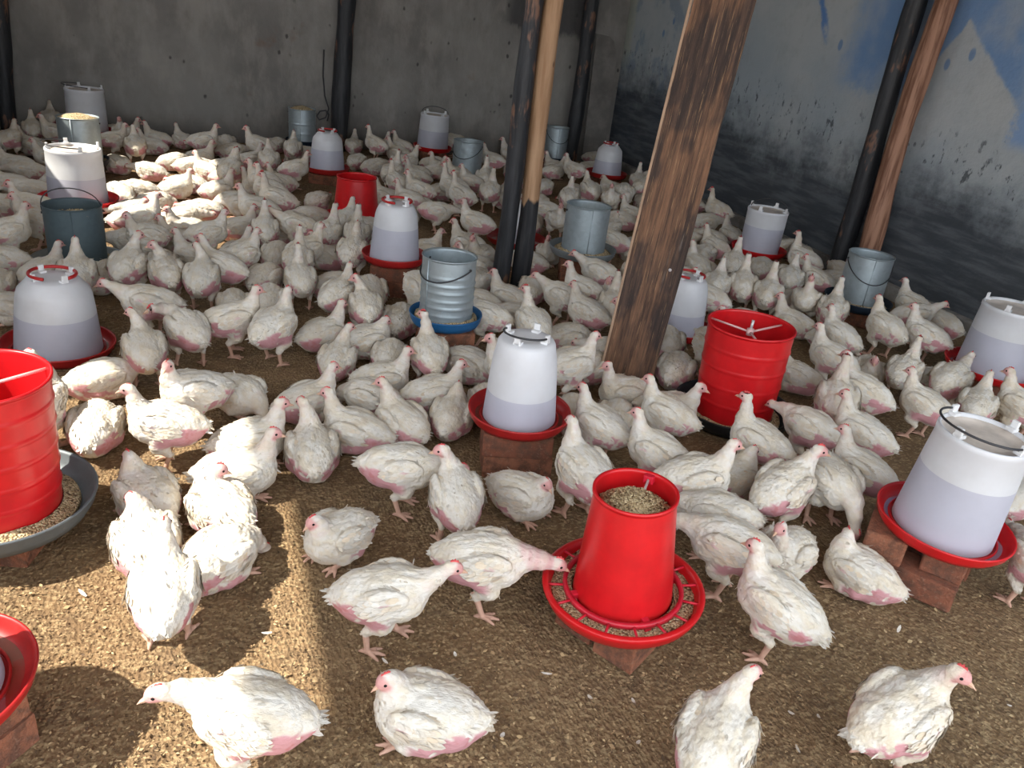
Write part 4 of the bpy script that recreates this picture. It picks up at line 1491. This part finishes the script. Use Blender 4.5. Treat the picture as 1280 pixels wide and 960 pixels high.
def chicken_kit(pose, hy, seed, fine, bare, barenk=0.0):
    """meshes of one kind of chicken: {'body': mesh, 'parts': [(name, mesh, label)]}"""
    key = (pose, hy, seed, fine, bare, barenk)
    if key in CACHE: return CACHE[key]
    h = {2: 0.0042, 1: 0.0058, 0: 0.0078}[fine]
    nf = {2: 520, 1: 260, 0: 90}[fine]
    r = chicken_mesh(pose, hy, seed, h, nf, bare, barenk)
    hb = head_bits(r['D'], seed)
    nm_ = 'chicken_%s_%d' % (pose, seed)
    if fine == 0:
        Vs, Fs, Cs, o = [r['V']], [tuple(f) for f in r['F'].tolist()], [r['C']], len(r['V'])
        for k in ('plumage', 'wingL', 'wingR', 'tail'):
            v, f, c = feather_arrays(r['sets'][k])
            Vs.append(v); Cs.append(c); Fs += [tuple(int(i) + o for i in q) for q in f]; o += len(v)
        for k, (mb, c) in hb.items():
            Vs.append(np.array(mb.v)); Cs.append(np.tile(c, (len(mb.v), 1))); Fs += [tuple(i + o for i in q) for q in mb.f]; o += len(mb.v)
        kit = dict(body=np_mesh(nm_, np.concatenate(Vs), Fs, np.concatenate(Cs)), parts=[])
    else:
        kit = dict(body=np_mesh(nm_, r['V'], r['F'], r['C']), parts=[])
        for nm, k in (('plumage', 'plumage'), ('wing', 'wingL'), ('wing', 'wingR'), ('tail', 'tail')):
            v, f, c = feather_arrays(r['sets'][k])
            if len(v): kit['parts'].append((nm, np_mesh(nm, v, [tuple(int(i) for i in q) for q in f], c), None))
        for nm, k, lb in (('beak', 'beak', 'pale horn beak'), ('comb', 'comb', 'small red comb'), ('eye', 'eyeL', 'dark eye'), ('eye', 'eyeR', 'dark eye')):
            mb, c = hb[k]
            kit['parts'].append((nm, np_mesh(nm, np.array(mb.v), mb.f, np.tile(c, (len(mb.v), 1))), lb))
    CACHE[key] = kit
    return kit
# ------------------------------------------------------------------ the flock
# x, y: the middle of the bird's body in the photograph; facing seen from the camera: 0 right, 90 away, 180 left, 270 towards it;
# pose: u upright, a stretched up, w leaning forward, l neck level, p pecking, t neck drawn in (s.. = sitting); head turn to its left;
# bare: how much bare pink skin shows
FLOCK = '''
315 893 163 w 20 .25|535 890 172 st 30 .45|893 925 85 u -30 .45|1122 893 66 u -65 .3
478 742 -8 w 10 .55|612 700 0 l 0 1|425 668 222 st -10 .1|211 735 82 u 0 .1|203 672 95 st 30 .3|250 690 40 sp 0 .4
187 630 115 st 0 .5|272 642 120 st -100 .7|296 592 -5 su 0 .2|208 530 168 u 0 .6|246 488 200 u 50 .1|298 492 305 sp 0 .2
322 552 8 su 0 .2|395 558 95 su 30 .55|148 443 93 u 30 .7|188 378 176 w 0 .7|240 412 115 w 75 .8|295 402 5 u -10 .5
357 408 55 u -10 .9|428 372 55 u 0 .6|473 385 100 u 75 .4|402 425 35 su 0 .9|424 448 75 su -30 .4|478 447 80 sp 0 .7
435 500 25 su 0 .9|505 478 8 su -10 .2|487 530 165 su 0 .9|530 515 130 su 40 1|557 482 12 su -10 .3|567 525 80 st 0 .5
556 440 105 a 50 .4|503 588 -5 l 0 .9|568 618 105 u 70 .7|655 617 -28 st -20 .2|728 592 130 u 0 .3
806 560 165 u 20 .3|755 522 155 u 0 .2|780 492 210 su 0 .1|828 517 168 u 0 .1|828 468 80 sp 0 .4|812 497 -10 su 0 .2
866 441 -60 p 0 .1|862 592 25 u 0 .1|915 597 55 st 0 .2|942 557 165 a 0 .4|912 632 172 p 0 .5|915 682 176 l 0 .3
975 757 165 u 0 .2|1050 705 168 st -50 .3|1000 615 62 u -40 .9|985 682 250 su 0 .1|1072 592 168 u 20 .8|1078 542 168 u 0 .3
1035 602 -50 p 0 .2|1157 507 165 u 0 .6|1005 528 150 l 10 .8|990 470 172 su 0 .9|1078 490 165 u 0 .3|1046 502 100 a 0 .2
1038 450 160 u 0 .3|1066 428 148 u 0 .2|1078 458 280 st 0 .2|1105 410 140 u 20 .2|1121 378 150 u 0 .1|1140 394 30 w 0 .1
1162 422 165 u 0 .3|1133 462 80 a 0 .2|1184 474 75 w 0 .6|1150 478 30 sp 0 .2|1226 508 90 u 20 .2|1275 510 165 u 0 .2
1275 700 130 l 0 .5|1272 622 80 sp 0 .3|835 430 100 sp 0 .6|882 410 172 su 0 .2|886 376 165 u 0 .1|745 335 175 w 0 .2
732 365 165 u 0 .2|712 377 170 w 0 .2|757 367 265 su 30 .2|725 407 155 u 10 .3|766 418 170 u 0 .2|737 385 90 a 0 .1
742 434 175 sl 0 .4|708 458 30 u -20 .2|746 462 60 sp 0 .3|712 492 100 sp 0 .2|722 520 80 sp 0 .2|612 402 175 w 0 .2
610 430 200 u 0 .1|642 378 165 su 0 .2|650 392 175 sl 0 .1|687 408 120 a 30 .1|600 382 160 sp 0 .4|600 350 250 su 0 .3
590 330 200 su 20 .3|605 322 240 su 0 .3|596 278 165 u 0 .3|585 306 160 su 0 .3|667 328 170 sp 0 .3|667 362 80 sp 0 .5
545 264 0 l 0 .5|520 258 10 sp 0 .2|530 312 10 su 0 .1|514 360 -60 p 0 .1|495 402 80 sp 0 .3|460 430 20 st 0 .2
20 172 60 u 0 .1|42 162 90 u 0 .1|63 148 85 u 0 .1|60 168 170 u 0 .1|46 182 150 su 0 .1|20 205 178 su 0 .1
62 196 178 su 0 .1|36 214 176 sl 0 .1|38 238 175 sl 0 .1|42 258 178 u 0 .1|6 258 150 su 0 .1|32 276 178 u 0 .1
45 296 10 u 0 .1|10 300 60 su 0 .1|20 322 150 su 0 .1|45 340 30 su 0 .2|12 352 80 sp 0 .1|18 385 170 sp 0 .1
150 148 0 sl 0 .1|152 168 10 su 0 .1|169 182 92 u 0 .6|200 174 160 su 0 .1|226 176 120 su 0 .1|145 206 130 sp 0 .3
188 214 150 sl 0 .1|180 237 170 sl 0 .1|214 236 5 su 0 .2|152 242 120 sp 0 .1|165 260 200 sl 0 .3|190 256 10 sp 0 .2
180 278 10 u 0 .2|186 296 200 u 0 .1|226 272 10 sl 0 .2|233 286 200 su 0 .1|215 202 30 sl 0 .1|115 340 85 u 0 .2
175 335 70 u -30 .4|210 300 165 su 0 .3|232 340 100 u 60 .6|268 348 80 u 40 .7|248 318 150 su 0 .2|158 305 170 sl 0 .1
205 327 80 sp 0 .3|130 350 60 sp 0 .2|255 176 0 u 0 .1|263 184 170 sl 0 .1|286 188 5 sl 0 .1|325 181 178 u 0 .1
352 182 60 sl 0 .1|366 186 85 u 0 .2|250 197 10 su 0 .1|275 208 20 su 0 .1|262 215 140 su 0 .1|280 220 10 su 0 .1
312 200 20 su 0 .2|298 214 60 u 0 .1|336 200 90 u 0 .2|368 211 5 u 0 .3|330 226 160 u 0 .1|352 228 170 su 0 .1
338 238 150 a 0 .1|354 252 170 a 0 .1|332 262 175 u 0 .1|290 252 30 sl 0 .1|272 238 20 su 0 .1|396 252 60 sl 0 .2
380 268 200 sl 0 .3|345 293 90 a 0 .4|362 276 120 sp 0 .1|397 287 172 w 0 .1|420 290 60 a 0 .2|434 290 85 a 0 .1
460 284 200 sp 0 .1|300 282 10 su 0 .2|316 262 165 sl 0 .1|258 262 170 sl 0 .2|258 294 10 u 0 .2|470 180 150 a 0 .1
442 182 85 su 0 .1|446 202 60 sp 0 .1|468 208 30 sl 0 .2|240 230 160 sl 0 .2|240 208 10 sl 0 .2|310 232 160 su 0 .1
498 192 165 su 0 .1|512 202 20 su 0 .1|536 204 10 sl 0 .1|528 214 175 su 0 .2|490 216 60 a 0 .1|497 228 130 a 0 .1
522 222 160 su 0 .1|542 214 20 su 0 .2|556 212 160 su 0 .1|572 218 200 su 0 .1|566 232 160 a 0 .1|578 244 150 a 0 .1
592 228 160 u 0 .1|524 240 170 u 0 .1|512 250 165 u 0 .1|484 246 160 su 0 .2|506 266 20 sl 0 .1|552 240 30 su 0 .1
616 200 165 u 0 .1|604 224 88 a 0 .3|612 240 80 a 0 .3|560 178 178 l 0 .1|482 184 60 su 0 .2|505 184 150 su 0 .1
630 186 170 su 0 .1|640 214 100 sl 0 .1|634 250 30 sl 0 .1|686 194 90 a 0 .1|686 206 170 su 0 .2|692 214 30 su 0 .1
680 234 75 sp 0 .3|714 184 10 su 0 .1|718 212 160 u 0 .1|736 210 20 sl 0 .1|708 248 88 a 0 .1|672 254 60 sp 0 .2
686 262 170 su 0 .2|696 274 280 u 0 .1|660 280 100 sp 0 .2|738 238 120 u 0 .1|764 248 265 u 0 .3|781 240 280 p 0 .1
797 226 90 a 0 .1|806 236 60 u 0 .1|778 276 172 sl 0 .3|770 300 170 u 0 .1|784 312 80 sp 0 .2|800 250 80 sp 0 .1
790 268 160 su 0 .1|898 264 160 a 0 .1|880 276 20 sl 0 .2|888 298 170 sl 0 .3|868 310 60 sp 0 .1|914 330 88 a 0 .2
884 318 80 sp 0 .6|880 336 160 su 0 .1|910 360 85 u 0 .1|950 334 85 sl 0 .2|957 366 88 a 0 .1|940 360 95 a 0 .1
1004 326 150 a 0 .1|1012 312 30 sp 0 .1|1000 352 90 u 0 .1|1016 350 170 u 0 .1|1040 348 10 sl 0 .2|1002 376 265 a 0 .2
1020 386 88 a 0 .1|970 378 60 sp 0 .1|985 344 100 sl 0 .2|900 310 150 su 0 .1|865 350 165 u 0 .1|855 300 20 sl 0 .1
900 402 60 sl 0 .1|1000 402 170 su 0 .2|1030 415 20 sp 0 .2|1175 405 150 sp 0 .1|1112 342 120 sl 0 .1|1040 318 130 sl 0 .1
82 478 10 sl 0 .3|72 505 60 u 60 .2|92 535 75 sp 0 .6|340 350 95 a 0 .2|328 372 80 sp 0 .2|296 340 150 u 0 .7
320 325 30 u 0 .3|285 315 40 su 0 .2|395 330 85 a 0 .5|420 325 160 su 0 .2|372 312 30 u 0 .1|340 318 80 sp 0 .2
430 312 75 u 0 .1|462 306 30 sp 0 .2|385 352 60 sp 0 .3|405 350 20 sl 0 .4|280 372 90 sp 0 .4|455 355 100 sp 0 .2
655 445 80 sp 0 .2|590 440 160 sp 0 .1|690 430 20 sp 0 .2|595 462 110 sp 0 .2|475 500 160 sp 0 .2|955 470 100 sp 0 .1
'''


class Bird: pass


flk = []
rg = random.Random(2024)
cf = np.array([FWD[0], FWD[1]]); cf = cf / np.linalg.norm(cf)
cr_ = np.array([_r0[0], _r0[1]])
for ln in FLOCK.strip().split('\n'):
    for e in ln.split('|'):
        a = e.split()
        b = Bird()
        b.px, b.py, b.face = float(a[0]), float(a[1]), float(a[2])
        b.pose, b.hy, b.bare = a[3], int(a[4]), float(a[5])
        b.s = 0.76 * rg.uniform(0.95, 1.06)
        b.sit = b.pose[0] == 's'
        p = at(b.px, b.py, (0.085 if b.sit else 0.185) * b.s)
        b.p = np.array([p[0], p[1]])
        b.k = proj((p[0], p[1], 0.1))[2]
        b.fill = False
        flk.append(b)


def world_yaw(b):
    az = math.degrees(math.atan2(b.p @ cr_, b.p @ cf))
    return math.radians(b.face - 22.4 - az)


# fill the gaps of the dense far part
TOTAL = 326
tries = 0
fillpoly = [(0, 160), (430, 150), (700, 170), (880, 250), (1010, 300), (960, 400), (700, 330), (420, 310), (200, 320), (0, 300)]


def inside(x, y, poly):
    c = False
    for (x1, y1), (x2, y2) in zip(poly, poly[1:] + poly[:1]):
        if (y1 > y) != (y2 > y) and x < (x2 - x1) * (y - y1) / (y2 - y1) + x1: c = not c
    return c


while len(flk) < TOTAL and tries < 6000:
    tries += 1
    x, y = rg.uniform(0, 1010), rg.uniform(155, 400)
    if not inside(x, y, fillpoly): continue
    p = at(x, y, 0.085)[:2]
    if not (XL + .2 < p[0] < XR - .2 and p[1] < YB - .2): continue
    if min(np.hypot(*(p - q.p)) for q in flk) < 0.20: continue
    if any(math.hypot(p[0] - ox, p[1] - oy) < orr + 0.11 for ox, oy, orr, *_ in OBST): continue
    b = Bird()
    b.px, b.py, b.face = x, y, rg.choice([0, 20, 60, 90, 120, 160, 180, 180, 270]) + rg.uniform(-12, 12)
    b.pose, b.hy, b.bare, b.s = rg.choice(['su', 'su', 'st', 'u', 'sl', 'u', 'sp']), 0, rg.choice([.1, .3, .6]), 0.76 * rg.uniform(.95, 1.04)
    b.sit = b.pose[0] == 's'
    b.p = p; b.k = proj((p[0], p[1], .1))[2]; b.fill = True
    flk.append(b)

# shuffle apart whatever stands in each other's way, the far birds giving way first
n = len(flk)
PX = np.array([b.p for b in flk])
W0 = np.array([min(1.0, (b.k / 3.0) ** 2) + 0.05 for b in flk])
for b in flk: b.yaw = world_yaw(b)
YA = np.array([b.yaw for b in flk])
DIR = np.stack([np.cos(YA), np.sin(YA)], 1)
SC_ = np.array([b.s for b in flk])
off = np.array([0.060, -0.055])
OB = np.array([(o[0], o[1], o[2], o[3] if len(o) > 3 else o[2]) for o in OBST])
HYR = np.radians(np.array([b.hy for b in flk]) * 0.8)
HD = np.stack([np.cos(YA + HYR), np.sin(YA + HYR)], 1)
HR = np.array([{'u': .135, 'a': .12, 'w': .205, 'l': .235, 'p': .21, 't': .12}[b.pose[-1]] for b in flk]) * SC_
for it in range(260):
    mv = np.zeros_like(PX)
    cc = np.stack([PX + DIR * (o * SC_)[:, None] for o in off], 1)       # n,2,2
    fl_ = cc.reshape(-1, 2)
    own = np.repeat(np.arange(n), 2)
    dv = fl_[:, None] - fl_[None]
    dd = np.sqrt((dv ** 2).sum(-1)) + 1e-6
    ov = 0.134 - dd
    ov[own[:, None] == own[None]] = 0
    ov = np.clip(ov, 0, None)
    wsum = W0[own][:, None] + W0[own][None]
    push = dv / dd[..., None] * (ov * (W0[own][:, None] / wsum))[..., None] * 0.45
    np.add.at(mv, own, push.sum(1))
    dv = fl_[:, None] - OB[None, :, :2]
    dd = np.sqrt((dv ** 2).sum(-1)) + 1e-6
    ov = np.clip(OB[None, :, 2] + 0.060 - dd, 0, None)
    np.add.at(mv, own, (dv / dd[..., None] * ov[..., None] * 0.6).sum(1))
    hp_ = PX + HD * HR[:, None]
    dv = hp_[:, None] - fl_[None]
    dd = np.sqrt((dv ** 2).sum(-1)) + 1e-6
    ov = 0.082 - dd
    ov[np.arange(n)[:, None] == own[None]] = 0
    ov = np.clip(ov, 0, None)
    pu = dv / dd[..., None] * ov[..., None] * 0.3
    mv += pu.sum(1)
    np.add.at(mv, own, -pu.sum(0))
    dv = hp_[:, None] - OB[None, :, :2]
    dd = np.sqrt((dv ** 2).sum(-1)) + 1e-6
    ov = np.clip(OB[None, :, 3] + 0.035 - dd, 0, None)
    mv += (dv / dd[..., None] * ov[..., None] * 0.6).sum(1)
    PX = PX + np.clip(mv, -0.03, 0.03)
    PX[:, 0] = np.clip(PX[:, 0], XL + 0.17, XR - 0.19)
    PX[:, 1] = np.minimum(PX[:, 1], YB - 0.17)
shift = [float(np.hypot(*(PX[i] - flk[i].p))) for i in range(n)]
for i, b in enumerate(flk): b.p = PX[i]



# ---- what to call each bird
def facing_words(f):
    f %= 360
    names = ['facing right', 'facing away to the right', 'facing away', 'facing away to the left', 'facing left', 'facing left towards the camera', 'facing the camera', 'facing right towards the camera']
    return names[int(((f + 22.5) % 360) // 45)]


POSEW = {'u': 'standing', 'a': 'standing tall', 'w': 'leaning forward', 'l': 'with neck held level', 'p': 'pecking', 'su': 'sitting', 'st': 'sitting with neck drawn in', 'sl': 'sitting with neck outstretched', 'sp': 'hunched with head down'}
ORD = ['nearest', 'second', 'third', 'fourth', 'fifth', 'sixth', 'seventh', 'eighth', 'ninth', 'tenth', 'eleventh', 'twelfth']
OWN = {  # birds at the front, each by its look
    0: 'white chicken standing at the lower left in front of the others, head stretched left',
    1: 'white chicken sitting on the litter at the bottom middle, its back dusted with husks',
    2: 'white chicken facing away at the bottom edge, below the gridded red feeder',
    3: 'white chicken at the lower right bottom edge with its head turned right',
    4: 'white chicken walking right with head low, in front of the gridded red feeder',
    5: 'chicken with bare pink neck stretching to eat from the gridded red feeder',
    6: 'plump white chicken resting alone in the middle litter with its head lowered',
    7: 'white chicken standing with its back turned in the sun patch',
    13: 'sunlit white chicken standing upright facing left, pink flank showing, in the sun patch',
    34: 'chicken stretching up in front of the bright blue feeder tray',
    37: 'round white chicken sitting directly in front of the brick stand of the wire-handled drinker',
    38: 'large white chicken behind the gridded red feeder facing away, left of its hopper',
    51: 'white chicken standing on the litter right of the gridded red feeder, facing left',
    52: 'white chicken sitting left of the brick stand at the lower right, head turned up',
    18: 'chicken standing with its back turned right beside the ring-handled drinker at the left',
}
rel = {}
for i, b in enumerate(flk):
    best = min(LAND, key=lambda L: math.hypot(b.p[0] - L[1], b.p[1] - L[2]))
    dx = (b.p - np.array(best[1:])) @ cr_; dy = (b.p - np.array(best[1:])) @ cf
    if abs(dx) > abs(dy): w = 'right of' if dx > 0 else 'left of'
    else: w = 'behind' if dy > 0 else 'in front of'
    b.rel = (best[0], w); b.rd = math.hypot(dx, dy)
    rel.setdefault(b.rel, []).append(b)
for lst in rel.values():
    lst.sort(key=lambda q: q.rd)
    for k, q in enumerate(lst): q.rank = k
SHORT = {'w': 'leaning forward', 'st': 'sitting', 'sl': 'sitting', 'sp': 'hunched'}
for i, b in enumerate(flk):
    if i in OWN: b.label = OWN[i]; continue
    ph, w = b.rel
    o = '' if len(rel[b.rel]) == 1 else ORD[b.rank] + ' '
    fw = facing_words(b.face).replace(' towards the camera', ' and forward')
    t = 'white chicken %s %s, %s%s the %s' % (POSEW[b.pose], fw, o, w, ph)
    if len(t.split()) > 16: t = 'chicken %s %s, %s%s the %s' % (SHORT.get(b.pose, POSEW[b.pose]), fw, o, w, ph)
    if len(t.split()) > 16: t = 'chicken %s, %s%s the %s' % (SHORT.get(b.pose, POSEW[b.pose]), o, w, ph)
    if len(t.split()) > 16: t = 'chicken, %s%s the %s' % (o, w, ph)
    b.label = t

# ---- build them
import time as _t
_t0 = _t.time()
for i, b in enumerate(flk):
    fine = 2 if b.k < 2.35 else (1 if b.k < 3.9 else 0)
    bare = 0.4 if b.bare < .25 else (0.7 if b.bare < .6 else 1.0)
    if fine == 2:
        seed, hy = 100 + i, b.hy
    elif fine == 1:
        hy = int(round(b.hy / 40.0)) * 40; seed = 40 + (i % 2)
    else:
        hy = int(round(b.hy / 60.0)) * 60; seed = 20 + (i % 2); bare = 0.45 if (bare < .5 and i % 3) else .95
    kit = chicken_kit(b.pose, hy, seed, fine, bare, 0.85 if i == 5 else 0.0)
    o = bpy.data.objects.new('chicken', kit['body'])
    COL.objects.link(o)
    o.location = (b.p[0], b.p[1], 0.0)
    o.rotation_euler = (0, 0, b.yaw)
    o.scale = (b.s, b.s, b.s)
    tag(o, b.label, 'chicken', 'broiler chickens of the flock')
    for nm, me, lb in kit['parts']:
        c = bpy.data.objects.new(nm, me)
        COL.objects.link(c)
        c.parent = o
        if lb: c['label'] = lb

# ------------------------------------------------------------------ loose husk flakes and small feathers on the floor near the camera
lr_ = np.random.default_rng(3)
NFL = 30000
uu = lr_.random((NFL, 2))
pxs = lr_.uniform(-60, 1340, NFL); pys = 960 + 60 - (1 - lr_.random(NFL) ** 0.75) * 700
dd_ = FWD[None] + RGT[None] * ((pxs - 640) / FPX)[:, None] - UPV[None] * ((pys - 480) / FPX)[:, None]
tt_ = -CAM[2] / dd_[:, 2]
gp = CAM[None] + dd_ * tt_[:, None]
keep = (gp[:, 0] > XL + .03) & (gp[:, 0] < XR - .06) & (gp[:, 1] < 6)
gp = gp[keep]
m_ = len(gp)
an = lr_.uniform(0, 6.283, m_); ln_ = lr_.uniform(.0016, .0052, m_) * (1 + 0.6 * (lr_.random(m_) > .93)); wd_ = ln_ * lr_.uniform(.3, .7, m_)
tl = lr_.uniform(-.5, .5, m_); zz = 0.001 + lr_.uniform(0, .003, m_)
ex = np.stack([np.cos(an), np.sin(an), tl * .5], 1); ey = np.stack([-np.sin(an), np.cos(an), lr_.uniform(-.5, .5, m_)], 1)
c0 = gp.copy(); c0[:, 2] = zz + 0.5 * (np.abs(ex[:, 2]) * ln_ + np.abs(ey[:, 2]) * wd_)
V = np.stack([c0 - ex * ln_[:, None] - ey * wd_[:, None] * .4, c0 + ex * ln_[:, None] * .2 - ey * wd_[:, None], c0 + ex * ln_[:, None], c0 + ey * wd_[:, None] * .9], 1).reshape(-1, 3)
pal = np.array([(.42, .295, .155), (.29, .19, .10), (.19, .12, .062), (.52, .38, .21), (.11, .068, .038), (.34, .22, .115)])
cc_ = pal[lr_.choice(6, m_, p=[.2, .26, .2, .09, .13, .12])] * lr_.uniform(.8, 1.2, (m_, 1))
me = bpy.data.meshes.new('husk_flakes')
me.from_pydata(V.tolist(), [], [(i, i + 1, i + 2, i + 3) for i in range(0, m_ * 4, 4)])
ca = me.color_attributes.new('Col', 'FLOAT_COLOR', 'POINT')
c4 = np.ones((m_ * 4, 4)); c4[:, :3] = np.repeat(cc_, 4, 0)
ca.data.foreach_set('color', c4.ravel())
o = link('litter', me, M['litter'])
tag(o, 'loose brown husk flakes scattered over the floor', 'litter', None, 'stuff')
# shed feathers
fr = random.Random(6)
shed = []
for k, (x, y) in enumerate([(478, 822), (570, 820), (690, 842), (735, 868), (790, 872), (1022, 892), (985, 888), (995, 930), (1122, 790), (1265, 882), (630, 915), (800, 925), (108, 745), (340, 790)]):
    p = at(x, y, 0.006)
    a = fr.random() * 6.28
    fs = []
    v, f, c = feather_arrays([(np.zeros(3), np.array([0, 0, 1.0]), np.array([math.cos(a), math.sin(a), 0]), fr.uniform(.012, .03), fr.uniform(.005, .009), .08, WHITE, -.3)])
    o = link('shed_feather', np_mesh('shed_feather', v, [tuple(int(i) for i in q) for q in f], c), None, None, tuple(p))
    shed.append(o)
gf = [L for L in LAND if L[0] == 'gridded red feeder'][0]
NTH = ['nearest', 'second nearest', 'third nearest', 'fourth nearest', 'fifth nearest', 'sixth nearest', 'seventh nearest', 'eighth nearest', 'ninth nearest', 'tenth nearest', 'eleventh nearest', 'twelfth nearest', 'thirteenth nearest', 'fourteenth nearest']
shed.sort(key=lambda q: math.hypot(q.location.x - gf[1], q.location.y - gf[2]))
for nth, q in zip(NTH, shed):
    tag(q, 'small shed white feather on the litter, %s to the gridded red feeder' % nth, 'feather', 'shed feathers on the litter')
